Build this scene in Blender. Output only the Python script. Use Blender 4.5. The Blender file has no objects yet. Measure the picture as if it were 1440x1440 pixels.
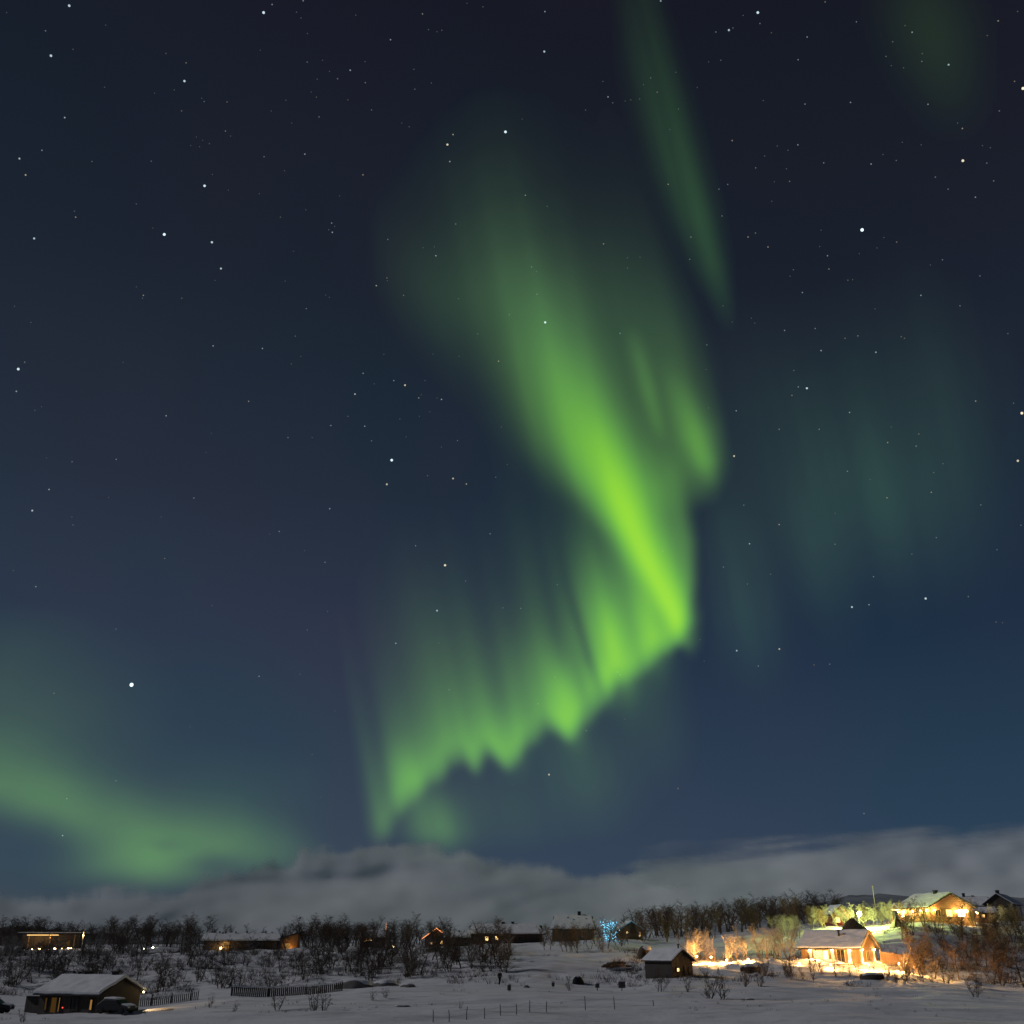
import bpy, bmesh, math, random
import numpy as np
from mathutils import Vector, Matrix

# ---------------------------------------------------------------- camera, sky, moon, exposure
S = bpy.context.scene
COL = S.collection
CAMZ = 10.0
PITCH = math.radians(22.8)
FOC = 1440.0
CP, SP = math.cos(PITCH), math.sin(PITCH)
cam_d = bpy.data.cameras.new("camera"); cam = bpy.data.objects.new("camera", cam_d); COL.objects.link(cam)
cam_d.sensor_width = 36; cam_d.sensor_height = 36; cam_d.lens = 36.0
cam_d.clip_start = 0.5; cam_d.clip_end = 40000
cam.location = (0, 0, CAMZ); cam.rotation_euler = (math.pi / 2 + PITCH, 0, 0)
S.camera = cam
S.view_settings.view_transform = 'Standard'; S.view_settings.look = 'None'
S.view_settings.exposure = 0; S.view_settings.gamma = 1
S.cycles.max_bounces = 4; S.cycles.diffuse_bounces = 2; S.cycles.glossy_bounces = 1
S.cycles.transparent_max_bounces = 12
S.cycles.sample_clamp_indirect = 2.0

W = bpy.data.worlds.new("World"); S.world = W; W.use_nodes = True
def build_world():
    nt = W.node_tree; N = nt.nodes; L = nt.links; N.clear()
    out = N.new('ShaderNodeOutputWorld'); bg = N.new('ShaderNodeBackground')
    tc = N.new('ShaderNodeTexCoord'); sep = N.new('ShaderNodeSeparateXYZ')
    L.new(tc.outputs['Generated'], sep.inputs[0])
    def ramp(stops):
        r = N.new('ShaderNodeValToRGB'); e = r.color_ramp.elements
        while len(e) > 1: e.remove(e[-1])
        e[0].position = stops[0][0]; e[0].color = stops[0][1] + (1,)
        for p, c in stops[1:]:
            q = e.new(p); q.color = c + (1,)
        L.new(sep.outputs[2], r.inputs[0]); return r
    left = ramp([(0, (.050, .062, .078)), (.06, (.043, .066, .094)), (.139, (.034, .056, .086)), (.27, (.0260, .040, .069)), (.40, (.0180, .028, .047)), (.578, (.0118, .0175, .030)), (.76, (.0090, .0112, .0205)), (1, (.005, .006, .012))])
    right = ramp([(0, (.040, .055, .075)), (.06, (.030, .055, .096)), (.139, (.0240, .046, .082)), (.27, (.0140, .0280, .056)), (.40, (.0118, .022, .040)), (.578, (.0095, .0145, .0245)), (.76, (.0082, .0092, .0160)), (1, (.005, .006, .011))])
    mr = N.new('ShaderNodeMapRange'); mr.inputs[1].default_value = -.42; mr.inputs[2].default_value = .42; mr.interpolation_type = 'SMOOTHSTEP'
    L.new(sep.outputs[0], mr.inputs[0])
    mix = N.new('ShaderNodeMix'); mix.data_type = 'RGBA'
    L.new(mr.outputs[0], mix.inputs[0]); L.new(left.outputs[0], mix.inputs[6]); L.new(right.outputs[0], mix.inputs[7])
    noi = N.new('ShaderNodeTexNoise'); noi.inputs['Scale'].default_value = 3.2; noi.inputs['Detail'].default_value = 2
    L.new(tc.outputs['Generated'], noi.inputs['Vector'])
    tint = N.new('ShaderNodeValToRGB'); tint.color_ramp.elements[0].position = .33; tint.color_ramp.elements[0].color = (1.20, .97, 1.0, 1)
    tint.color_ramp.elements[1].position = .65; tint.color_ramp.elements[1].color = (.88, 1.0, 1.0, 1)
    L.new(noi.outputs[0], tint.inputs[0])
    mul = N.new('ShaderNodeMix'); mul.data_type = 'RGBA'; mul.blend_type = 'MULTIPLY'; mul.inputs[0].default_value = 1
    L.new(mix.outputs[2], mul.inputs[6]); L.new(tint.outputs[0], mul.inputs[7])
    L.new(mul.outputs[2], bg.inputs[0]); bg.inputs[1].default_value = 1.0
    L.new(bg.outputs[0], out.inputs[0])
build_world()

moon_d = bpy.data.lights.new("moon", 'SUN'); moon = bpy.data.objects.new("moon", moon_d); COL.objects.link(moon)
moon_d.energy = 0.88; moon_d.angle = math.radians(0.5); moon_d.color = (.97, .97, 1.0)
moon.rotation_euler = Vector((.85, -.08, -.50)).to_track_quat('-Z', 'Y').to_euler()

# ---------------------------------------------------------------- projection helpers (a direction in the photo -> a place at ground distance Y)
def at(px, py, Y):
    a = (px - 720) / FOC; b = (720 - py) / FOC
    t = Y / (CP - b * SP)
    return Vector((t * a, Y, CAMZ + t * (SP + b * CP)))
def mx(Y): return Y * .922 / FOC
def mz(Y): return Y * .85 / FOC
def direction(px, py):
    a = (px - 720) / FOC; b = (720 - py) / FOC
    return Vector((a, CP - b * SP, SP + b * CP)).normalized()
rnd = random.Random(7)

# ---------------------------------------------------------------- numpy value noise
_ng = np.random.RandomState(11).rand(256, 256)
def vnoise(x, y):
    x = np.asarray(x, float); y = np.asarray(y, float)
    xi = np.floor(x).astype(int); yi = np.floor(y).astype(int)
    fx = x - xi; fy = y - yi; fx = fx * fx * (3 - 2 * fx); fy = fy * fy * (3 - 2 * fy)
    g = lambda i, j: _ng[np.mod(i, 256), np.mod(j, 256)]
    return (g(xi, yi) * (1 - fx) + g(xi + 1, yi) * fx) * (1 - fy) + (g(xi, yi + 1) * (1 - fx) + g(xi + 1, yi + 1) * fx) * fy
def fbm(x, y, o=4):
    s = 0; a = .5; t = 0
    for k in range(o):
        s = s + a * vnoise(x * 2 ** k + 17 * k, y * 2 ** k + 31 * k); t += a; a *= .5
    return s / t
def sstep(a, b, x):
    t = np.clip((x - a) / (b - a), 0, 1); return t * t * (3 - 2 * t)

# ---------------------------------------------------------------- mesh builder
class MB:
    def __init__(s): s.v = []; s.f = []
    def add(s, vs, fs):
        o = len(s.v); s.v += [tuple(v) for v in vs]; s.f += [tuple(i + o for i in f) for f in fs]; return s
    def box(s, c, d, rz=0, M=None):
        x, y, z = d[0] / 2, d[1] / 2, d[2] / 2
        vs = [Vector((i * x, j * y, k * z)) for k in (-1, 1) for j in (-1, 1) for i in (-1, 1)]
        R = Matrix.Rotation(rz, 3, 'Z') if M is None else M
        vs = [R @ v + Vector(c) for v in vs]
        return s.add(vs, [(0, 2, 3, 1), (4, 5, 7, 6), (0, 1, 5, 4), (2, 6, 7, 3), (0, 4, 6, 2), (1, 3, 7, 5)])
    def tube(s, pts, rad, n=6, cap=True):
        pts = [Vector(p) for p in pts]; rings = []; o = len(s.v)
        for i, p in enumerate(pts):
            d = (pts[min(i + 1, len(pts) - 1)] - pts[max(i - 1, 0)])
            if d.length < 1e-9: d = Vector((0, 0, 1))
            d.normalize(); a = d.cross(Vector((.31, .95, .03)));
            if a.length < 1e-3: a = d.cross(Vector((1, 0, 0)))
            a.normalize(); b = d.cross(a)
            r = rad[i] if hasattr(rad, '__len__') else rad
            for k in range(n):
                t = 2 * math.pi * k / n; s.v.append(tuple(p + a * (r * math.cos(t)) + b * (r * math.sin(t))))
        for i in range(len(pts) - 1):
            for k in range(n):
                k2 = (k + 1) % n
                s.f.append((o + i * n + k, o + i * n + k2, o + (i + 1) * n + k2, o + (i + 1) * n + k))
        if cap:
            s.f.append(tuple(o + k for k in range(n))[::-1]); s.f.append(tuple(o + (len(pts) - 1) * n + k for k in range(n)))
        return s
    def ball(s, c, r, seg=10, ring=6, sq=(1, 1, 1)):
        o = len(s.v)
        for i in range(ring + 1):
            ph = math.pi * i / ring
            for k in range(seg):
                t = 2 * math.pi * k / seg
                s.v.append((c[0] + r * sq[0] * math.sin(ph) * math.cos(t), c[1] + r * sq[1] * math.sin(ph) * math.sin(t), c[2] + r * sq[2] * math.cos(ph)))
        for i in range(ring):
            for k in range(seg):
                k2 = (k + 1) % seg
                s.f.append((o + i * seg + k, o + (i + 1) * seg + k, o + (i + 1) * seg + k2, o + i * seg + k2))
        return s
    def prism(s, prof, y0, y1, axis='y'):
        n = len(prof)
        f = (lambda u, w, t: (u, t, w)) if axis == 'y' else (lambda u, w, t: (t, u, w))
        vs = [f(u, w, y0) for u, w in prof] + [f(u, w, y1) for u, w in prof]
        fs = [tuple(range(n)), tuple(range(2 * n - 1, n - 1, -1))] + [(i, i + n, (i + 1) % n + n, (i + 1) % n) for i in range(n)]
        return s.add(vs, fs)
    def mesh(s, name, mat, smooth=False):
        m = bpy.data.meshes.new(name); m.from_pydata(s.v, [], s.f); m.update()
        if mat: m.materials.append(mat)
        bm = bmesh.new(); bm.from_mesh(m); bmesh.ops.recalc_face_normals(bm, faces=bm.faces); bm.to_mesh(m); bm.free()
        if smooth: m.polygons.foreach_set('use_smooth', [True] * len(m.polygons))
        return m
    def build(s, name, mat, parent=None, smooth=False):
        o = bpy.data.objects.new(name, s.mesh(name, mat, smooth)); COL.objects.link(o)
        if parent: o.parent = parent
        return o
def tag(o, label, cat, group=None, kind=None):
    o['label'] = label; o['category'] = cat
    if group: o['group'] = group
    if kind: o['kind'] = kind
    return o
def empty(name, loc, rz=0, label=None, cat=None, group=None):
    o = bpy.data.objects.new(name, None); COL.objects.link(o); o.location = loc; o.rotation_euler = (0, 0, rz)
    o.empty_display_size = .2
    if label: tag(o, label, cat, group)
    return o
def copy_thing(src, loc, rz, sc, label, group):
    r = src.copy(); COL.objects.link(r); r.location = loc; r.rotation_euler = (0, 0, rz); r.scale = sc if hasattr(sc, '__len__') else (sc, sc, sc)
    if label: r['label'] = label
    if group: r['group'] = group
    for ch in KIDS.get(src.name, ()):
        c = ch.copy(); COL.objects.link(c); c.parent = r
    return r
KIDS = {}

# ---------------------------------------------------------------- materials
def principled(name, col, rough=.8, noise=None, bump=0, scale=6., spec=.3):
    m = bpy.data.materials.new(name); m.use_nodes = True; nt = m.node_tree; b = nt.nodes['Principled BSDF']
    b.inputs['Base Color'].default_value = tuple(col) + (1,); b.inputs['Roughness'].default_value = rough
    b.inputs['Specular IOR Level'].default_value = spec
    if noise or bump:
        tc = nt.nodes.new('ShaderNodeTexCoord'); n = nt.nodes.new('ShaderNodeTexNoise'); n.inputs['Scale'].default_value = scale; n.inputs['Detail'].default_value = 5
        nt.links.new(tc.outputs['Object'], n.inputs['Vector'])
        if noise:
            r = nt.nodes.new('ShaderNodeValToRGB'); r.color_ramp.elements[0].position = .3; r.color_ramp.elements[1].position = .7
            r.color_ramp.elements[0].color = tuple(col) + (1,); r.color_ramp.elements[1].color = tuple(noise) + (1,)
            nt.links.new(n.outputs[0], r.inputs[0]); nt.links.new(r.outputs[0], b.inputs['Base Color'])
        if bump:
            bp = nt.nodes.new('ShaderNodeBump'); bp.inputs['Strength'].default_value = bump; bp.inputs['Distance'].default_value = .1
            nt.links.new(n.outputs[0], bp.inputs['Height']); nt.links.new(bp.outputs[0], b.inputs['Normal'])
    return m
def planks(name, c1, c2, freq=5., vertical=True):
    m = bpy.data.materials.new(name); m.use_nodes = True; nt = m.node_tree; b = nt.nodes['Principled BSDF']; b.inputs['Roughness'].default_value = .75
    tc = nt.nodes.new('ShaderNodeTexCoord'); sp = nt.nodes.new('ShaderNodeSeparateXYZ'); nt.links.new(tc.outputs['Object'], sp.inputs[0])
    ad = nt.nodes.new('ShaderNodeMath'); ad.operation = 'ADD'
    if vertical: nt.links.new(sp.outputs[0], ad.inputs[0]); nt.links.new(sp.outputs[1], ad.inputs[1])
    else: nt.links.new(sp.outputs[2], ad.inputs[0]); ad.inputs[1].default_value = 0
    ml = nt.nodes.new('ShaderNodeMath'); ml.operation = 'MULTIPLY'; ml.inputs[1].default_value = freq; nt.links.new(ad.outputs[0], ml.inputs[0])
    fr = nt.nodes.new('ShaderNodeMath'); fr.operation = 'FRACT'; nt.links.new(ml.outputs[0], fr.inputs[0])
    fl = nt.nodes.new('ShaderNodeMath'); fl.operation = 'FLOOR'; nt.links.new(ml.outputs[0], fl.inputs[0])
    wn = nt.nodes.new('ShaderNodeTexWhiteNoise'); wn.noise_dimensions = '1D'; nt.links.new(fl.outputs[0], wn.inputs['W'])
    mixc = nt.nodes.new('ShaderNodeMix'); mixc.data_type = 'RGBA'; mixc.inputs[6].default_value = tuple(c1) + (1,); mixc.inputs[7].default_value = tuple(c2) + (1,)
    nt.links.new(wn.outputs['Value'], mixc.inputs[0])
    gap = nt.nodes.new('ShaderNodeMath'); gap.operation = 'GREATER_THAN'; gap.inputs[1].default_value = .08; nt.links.new(fr.outputs[0], gap.inputs[0])
    bp = nt.nodes.new('ShaderNodeBump'); bp.inputs['Strength'].default_value = .7; bp.inputs['Distance'].default_value = .03; nt.links.new(gap.outputs[0], bp.inputs['Height'])
    nt.links.new(mixc.outputs[2], b.inputs['Base Color']); nt.links.new(bp.outputs[0], b.inputs['Normal'])
    return m
def emit(name, col, st, clear=False):
    m = bpy.data.materials.new(name); m.use_nodes = True; nt = m.node_tree; nt.nodes.remove(nt.nodes['Principled BSDF'])
    e = nt.nodes.new('ShaderNodeEmission'); e.inputs[0].default_value = tuple(col) + (1,); e.inputs[1].default_value = st
    if clear:
        t = nt.nodes.new('ShaderNodeBsdfTransparent'); ad = nt.nodes.new('ShaderNodeAddShader'); nt.links.new(e.outputs[0], ad.inputs[0]); nt.links.new(t.outputs[0], ad.inputs[1]); nt.links.new(ad.outputs[0], nt.nodes['Material Output'].inputs[0])
    else: nt.links.new(e.outputs[0], nt.nodes['Material Output'].inputs[0])
    m.cycles.emission_sampling = 'NONE'
    return m
def snow_ground():
    m = bpy.data.materials.new('snow_ground'); m.use_nodes = True; nt = m.node_tree; N = nt.nodes; L = nt.links; b = N['Principled BSDF']
    b.inputs['Roughness'].default_value = .85; b.inputs['Specular IOR Level'].default_value = .15
    tc = N.new('ShaderNodeTexCoord')
    mp = N.new('ShaderNodeMapping'); mp.inputs['Scale'].default_value = (.10, .42, .42); L.new(tc.outputs['Object'], mp.inputs[0])
    n1 = N.new('ShaderNodeTexNoise'); n1.inputs['Scale'].default_value = 1; n1.inputs['Detail'].default_value = 7; n1.inputs['Roughness'].default_value = .62; L.new(mp.outputs[0], n1.inputs['Vector'])
    r1 = N.new('ShaderNodeValToRGB'); e = r1.color_ramp.elements
    e[0].position = .30; e[0].color = (.50, .50, .51, 1); e[1].position = .52; e[1].color = (.74, .73, .75, 1)
    L.new(n1.outputs[0], r1.inputs[0])
    n2 = N.new('ShaderNodeTexNoise'); n2.inputs['Scale'].default_value = .55; n2.inputs['Detail'].default_value = 8; n2.inputs['Roughness'].default_value = .75; L.new(tc.outputs['Object'], n2.inputs['Vector'])
    at_ = N.new('ShaderNodeAttribute'); at_.attribute_name = 'heath'
    th = N.new('ShaderNodeMath'); th.operation = 'SUBTRACT'; th.inputs[0].default_value = 1.0; L.new(at_.outputs['Fac'], th.inputs[1])
    mr = N.new('ShaderNodeMapRange'); L.new(n2.outputs[0], mr.inputs[0])
    s0 = N.new('ShaderNodeMath'); s0.operation = 'MULTIPLY_ADD'; L.new(at_.outputs['Fac'], s0.inputs[0]); s0.inputs[1].default_value = -.17; s0.inputs[2].default_value = .78
    L.new(s0.outputs[0], mr.inputs[1])
    s1 = N.new('ShaderNodeMath'); s1.operation = 'ADD'; L.new(s0.outputs[0], s1.inputs[0]); s1.inputs[1].default_value = .10
    L.new(s1.outputs[0], mr.inputs[2])
    mix = N.new('ShaderNodeMix'); mix.data_type = 'RGBA'; L.new(mr.outputs[0], mix.inputs[0]); L.new(r1.outputs[0], mix.inputs[6]); mix.inputs[7].default_value = (.075, .062, .050, 1)
    L.new(mix.outputs[2], b.inputs['Base Color'])
    bp = N.new('ShaderNodeBump'); bp.inputs['Strength'].default_value = .75; bp.inputs['Distance'].default_value = .5; L.new(n1.outputs[0], bp.inputs['Height'])
    bp2 = N.new('ShaderNodeBump'); bp2.inputs['Strength'].default_value = .5; bp2.inputs['Distance'].default_value = .25; L.new(n2.outputs[0], bp2.inputs['Height']); L.new(bp.outputs[0], bp2.inputs['Normal'])
    L.new(bp2.outputs[0], b.inputs['Normal'])
    return m
M = {}
M['ground'] = snow_ground()
M['snow'] = principled('snow_cover', (.68, .68, .70), .8, (.78, .78, .80), .35, 1.4, .15)
M['bark'] = principled('birch_bark_dark', (.055, .044, .036), .9, (.11, .09, .075), .3, 3)
M['bark_brown'] = principled('birch_bark_brown', (.10, .070, .048), .9, (.17, .12, .085), .3, 3)
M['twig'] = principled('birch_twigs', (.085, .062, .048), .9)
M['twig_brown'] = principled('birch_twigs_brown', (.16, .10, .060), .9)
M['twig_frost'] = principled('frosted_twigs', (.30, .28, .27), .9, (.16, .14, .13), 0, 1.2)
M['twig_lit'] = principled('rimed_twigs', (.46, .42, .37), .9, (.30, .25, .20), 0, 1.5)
M['spruce'] = principled('spruce_needles', (.022, .030, .022), .9)
M['dark_wood'] = planks('dark_stained_planks', (.030, .022, .018), (.050, .036, .028), 6)
M['brown_wood'] = planks('brown_planks', (.10, .060, .034), (.16, .10, .058), 5)
M['pale_wood'] = planks('pale_log_boards', (.34, .20, .095), (.44, .27, .13), 4.5, False)
M['honey_wood'] = planks('honey_boards', (.24, .125, .052), (.32, .175, .078), 5)
M['red_wood'] = planks('red_painted_boards', (.22, .035, .022), (.28, .05, .03), 6)
M['grey_wood'] = planks('weathered_boards', (.085, .075, .068), (.13, .115, .10), 6)
M['trim'] = principled('pale_trim', (.50, .36, .20), .6)
M['white_trim'] = principled('white_trim', (.7, .68, .62), .6)
M['roof'] = principled('roof_felt', (.045, .042, .042), .9)
M['metal'] = principled('dark_metal', (.02, .02, .021), .9)
M['pale_metal'] = principled('pale_pole_paint', (.48, .46, .44), .4)
M['pane'] = principled('window_glass', (.012, .013, .016), .35, spec=.4)
M['pane_lit'] = emit('lit_window', (1, .60, .20), 3.2)
M['pane_white'] = emit('bright_window', (1, .80, .45), 9)
M['pane_dim'] = emit('dim_window', (1, .50, .12), .055)
M['pane_slit'] = emit('curtained_window', (1, .52, .13), .30)
M['bulb'] = emit('warm_bulb', (1, .72, .32), 12, True)
M['bulb_white'] = emit('white_bulb', (1, .97, .70), 14, True)
M['bulb_red'] = emit('red_bulb', (1, .06, .04), 3)
M['string_warm'] = emit('string_bulb_orange', (1, .34, .10), 5)
M['string_blue'] = emit('string_bulb_blue', (.16, .66, 1.0), 6)
M['string_faint'] = emit('string_bulb_blue_faint', (.16, .66, 1.0), 1.0)
M['stone'] = principled('rock', (.10, .095, .09), .9, (.17, .165, .16), .5, 2)
M['turf'] = principled('turf_and_grass', (.060, .043, .028), .95, (.12, .085, .05), .6, 3)
M['paint_dark'] = principled('dark_paint', (.018, .018, .022), .35)
M['rubber'] = principled('rubber', (.012, .012, .012), .8)
M['skin'] = principled('skin', (.45, .28, .2), .6)
M['cloth'] = principled('dark_winter_cloth', (.016, .016, .020), .9)
M['cloth2'] = principled('black_trousers', (.012, .012, .014), .9)

# ---------------------------------------------------------------- terrain
TX = [-300, 0, 180, 360, 540, 720, 860, 940, 1080, 1180, 1300, 1440, 1740]
TR = {110: [1442] * 13,
      125: [1426, 1426, 1428, 1418, 1414, 1412, 1414, 1414, 1414, 1414, 1416, 1420, 1424],
      140: [1412, 1414, 1418, 1404, 1400, 1396, 1400, 1396, 1396, 1398, 1400, 1408, 1412],
      155: [1396, 1398, 1404, 1394, 1390, 1382, 1388, 1380, 1380, 1384, 1386, 1392, 1396],
      170: [1374, 1376, 1382, 1378, 1374, 1362, 1370, 1364, 1362, 1362, 1370, 1374, 1376],
      177: [1363, 1364, 1370, 1368, 1366, 1353, 1359, 1356, 1352, 1353, 1360, 1363, 1363],
      185: [1352, 1354, 1359, 1360, 1358, 1348, 1350, 1350, 1348, 1349, 1345, 1350, 1350],
      200: [1341, 1341, 1342, 1342, 1342, 1341, 1339, 1342, 1340, 1322, 1313, 1326, 1326],
      215: [1337, 1337, 1337, 1337, 1337, 1335, 1332, 1336, 1326, 1306, 1300, 1310, 1310],
      240: [1334, 1334, 1334, 1334, 1333, 1328, 1323, 1328, 1314, 1302, 1293, 1302, 1302],
      300: [1330, 1330, 1330, 1330, 1328, 1322, 1318, 1318, 1306, 1298, 1292, 1296, 1298]}
TYS = [-400, 0, 60] + sorted(TR) + [420, 900]
_rows = [[9.0] * 13, [8.3] * 13, [5.0] * 13] + [[at(720, p, Y).z for p in TR[Y]] for Y in sorted(TR)]
_rows += [[at(720, p, 300).z for p in TR[300]], [at(720, p, 300).z * .9 for p in TR[300]]]
TZ = np.array(_rows); TYA = np.array(TYS, float); TXA = np.array(TX, float)
def _mono(x, xp, F):
    # cubic Hermite with limited slopes; x array, F (..., n) rows already gathered
    i = np.clip(np.searchsorted(xp, x) - 1, 0, len(xp) - 2); return i
def ground_base(x, y):
    x = np.atleast_1d(np.asarray(x, float)); y = np.atleast_1d(np.asarray(y, float))
    px = np.clip(720 + FOC * x / np.maximum(y, 40) / .922, TXA[0], TXA[-1]); yc = np.clip(y, TYA[0], TYA[-1])
    i = np.clip(np.searchsorted(TXA, px, 'right') - 1, 0, len(TXA) - 2); t = (px - TXA[i]) / (TXA[i + 1] - TXA[i]); t = t * t * (3 - 2 * t)
    j = np.clip(np.searchsorted(TYA, yc, 'right') - 1, 0, len(TYA) - 2); w = (yc - TYA[j]) / (TYA[j + 1] - TYA[j])
    def col(jj): jj = np.clip(jj, 0, len(TYA) - 1); return TZ[jj, i] * (1 - t) + TZ[jj, i + 1] * t
    p1, p2 = col(j), col(j + 1); h = TYA[j + 1] - TYA[j]
    jm = np.maximum(j - 1, 0); jp = np.minimum(j + 2, len(TYA) - 1)
    s0 = (p1 - col(jm)) / np.maximum(TYA[j] - TYA[jm], 1e-3); s1 = (p2 - p1) / h; s2 = (col(jp) - p2) / np.maximum(TYA[jp] - TYA[j + 1], 1e-3)
    lim = lambda a, b: np.where(a * b <= 0, 0, 2 * a * b / (a + b + np.where(a + b == 0, 1e-9, 0)))
    m1 = lim(s0, s1) * h; m2 = lim(s1, s2) * h
    w2, w3 = w * w, w * w * w
    return (2 * w3 - 3 * w2 + 1) * p1 + (w3 - 2 * w2 + w) * m1 + (-2 * w3 + 3 * w2) * p2 + (w3 - w2) * m2
def slope_zone(x, y):
    return sstep(146, 165, y) * (1 - sstep(205, 240, y))
def ground(x, y):
    z = ground_base(x, y); x = np.atleast_1d(np.asarray(x, float)); y = np.atleast_1d(np.asarray(y, float))
    near = sstep(60, 110, y) * (1 - sstep(300, 600, y))
    z = z + near * ((fbm(x / 14, y / 9, 3) - .5) * .9 + (fbm(x / 3.2 + 40, y / 1.6, 3) - .5) * .26 + (fbm(x / 16 + 80, y / 2.6 + x / 40, 3) - .5) * .55)
    z = z + slope_zone(x, y) * (fbm(x / 4.5 + 9, y / 4.5, 3) - .5) * 1.1
    # ploughed heaps of snow along the lamp-lit path
    px = 720 + FOC * x / np.maximum(y, 40) / .922
    heap = np.exp(-((y - 174.5) / 3.4) ** 2) * sstep(960, 985, px) * (1 - sstep(1085, 1110, px))
    z = z + heap * (fbm(x / 1.1, y / 1.0, 2) * 1.5 - .62)
    return z
def gz(x, y): return float(ground(x, y)[0])
def on_ground(px, Y):
    x = (px - 720) / FOC * Y * .922; return Vector((x, Y, gz(x, Y)))

def build_terrain():
    xs = np.unique(np.concatenate([-np.geomspace(120, 9000, 24), np.linspace(-120, 120, 321), np.geomspace(120, 9000, 24)]))
    ys = np.unique(np.concatenate([np.linspace(-9000, -400, 8), np.linspace(-400, 90, 26), np.linspace(90, 260, 290), np.geomspace(260, 9000, 34)]))
    X, Y = np.meshgrid(xs, ys); Z = ground(X.ravel(), Y.ravel())
    V = np.stack([X.ravel(), Y.ravel(), Z], 1); nx, ny = len(xs), len(ys)
    idx = np.arange(nx * ny).reshape(ny, nx)
    F = np.stack([idx[:-1, :-1].ravel(), idx[:-1, 1:].ravel(), idx[1:, 1:].ravel(), idx[1:, :-1].ravel()], 1)
    m = bpy.data.meshes.new('ground'); m.from_pydata(V.tolist(), [], F.tolist()); m.update()
    m.polygons.foreach_set('use_smooth', [True] * len(m.polygons)); m.materials.append(M['ground'])
    a = m.attributes.new('heath', 'FLOAT', 'POINT')
    px = 720 + FOC * X.ravel() / np.maximum(Y.ravel(), 40) / .922
    hz = np.clip(slope_zone(X.ravel(), Y.ravel()) + .9 * sstep(238, 260, Y.ravel()), 0, 1)
    hz = hz * (1 - .9 * sstep(700, 740, px) * (1 - sstep(830, 870, px)) * (1 - sstep(195, 205, Y.ravel()))) + .22
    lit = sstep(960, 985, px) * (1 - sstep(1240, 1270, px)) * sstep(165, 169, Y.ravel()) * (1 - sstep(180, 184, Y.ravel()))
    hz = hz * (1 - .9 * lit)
    a.data.foreach_set('value', hz.astype(np.float32))
    o = bpy.data.objects.new('ground', m); COL.objects.link(o); o['kind'] = 'structure'; o['label'] = 'snow covered ground rising from the open field to the house plateau'
build_terrain()

def build_hills():
    # low fells on the horizon, as a ridge strip with real depth
    def ridge(name, prof, Y, depth, mat, seed):
        xs = np.linspace(prof[0][0], prof[-1][0], 160); ys = np.interp(xs, [p[0] for p in prof], [p[1] for p in prof])
        ys = ys + (fbm(xs / 22 + seed, xs * 0 + seed, 4) - .5) * 5
        V = []; F = []; n = len(xs)
        for r, (dy, k) in enumerate([(-depth, 0), (-depth * .55, .45), (-depth * .2, .85), (0, 1), (depth * .8, .3)]):
            for x, y in zip(xs, ys):
                top = at(x, y, Y); c = at(x, 1340, Y + dy)
                V.append((c.x, Y + dy, -60 + (top.z + 60) * k + (rnd.random() - .5) * 2))
        for r in range(4):
            for i in range(n - 1): F.append((r * n + i, r * n + i + 1, (r + 1) * n + i + 1, (r + 1) * n + i))
        mb = MB(); mb.v = V; mb.f = F; o = mb.build(name, mat, None, True); o['kind'] = 'structure'; return o
    fell = principled('fell_side', (.16, .17, .19), .95, (.34, .35, .37), 0, .02)
    scrub = principled('fell_scrub', (.035, .035, .034), .95, (.08, .08, .08), 0, .02)
    h = ridge('hills', [(-260, 1296), (0, 1301), (60, 1306), (110, 1309), (200, 1322), (420, 1330)], 620, 260, scrub, 3)
    h['label'] = 'dark wooded hill at the far left horizon'
    h = ridge('hills', [(60, 1325), (120, 1306), (150, 1302), (190, 1306), (300, 1318), (520, 1326), (700, 1324), (900, 1318), (1060, 1296), (1110, 1274), (1160, 1270), (1200, 1258), (1270, 1258), (1340, 1262), (1440, 1262), (1760, 1270)], 1900, 700, fell, 8)
    h['label'] = 'pale distant fell along the horizon'
build_hills()

# ---------------------------------------------------------------- sky bodies: aurora, clouds, stars
def sky_patch(name, x0, x1, y0, y1, step, R, keep, mat, smooth=True):
    xs = np.arange(x0, x1 + step, step); ys = np.arange(y0, y1 + step, step)
    X, Y = np.meshgrid(xs, ys); return X, Y
def make_sheet(name, X, Y, R, I, thr, mat, colors=None, alpha=None):
    a = (X - 720) / FOC; b = (720 - Y) / FOC
    D = np.stack([a, CP - b * SP, SP + b * CP], -1); D /= np.linalg.norm(D, axis=-1, keepdims=True)
    P = D * (R[..., None] if hasattr(R, 'shape') else R); P[..., 2] += CAMZ
    ny, nx = X.shape; idx = np.arange(nx * ny).reshape(ny, nx)
    q = np.stack([idx[:-1, :-1], idx[1:, :-1], idx[1:, 1:], idx[:-1, 1:]], -1).reshape(-1, 4)
    Im = I.ravel()[q].max(1); q = q[Im > thr]
    used = np.unique(q); remap = -np.ones(nx * ny, int); remap[used] = np.arange(len(used))
    m = bpy.data.meshes.new(name); m.from_pydata(P.reshape(-1, 3)[used].tolist(), [], remap[q].tolist()); m.update()
    m.polygons.foreach_set('use_smooth', [True] * len(m.polygons)); m.materials.append(mat)
    if colors is not None:
        at_ = m.attributes.new('glow', 'FLOAT_COLOR', 'POINT'); c = np.concatenate([colors.reshape(-1, 3)[used], np.ones((len(used), 1))], 1)
        at_.data.foreach_set('color', c.astype(np.float32).ravel())
    if alpha is not None:
        at_ = m.attributes.new('cover', 'FLOAT', 'POINT'); at_.data.foreach_set('value', alpha.ravel()[used].astype(np.float32))
    o = bpy.data.objects.new(name, m); COL.objects.link(o); return o
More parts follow.
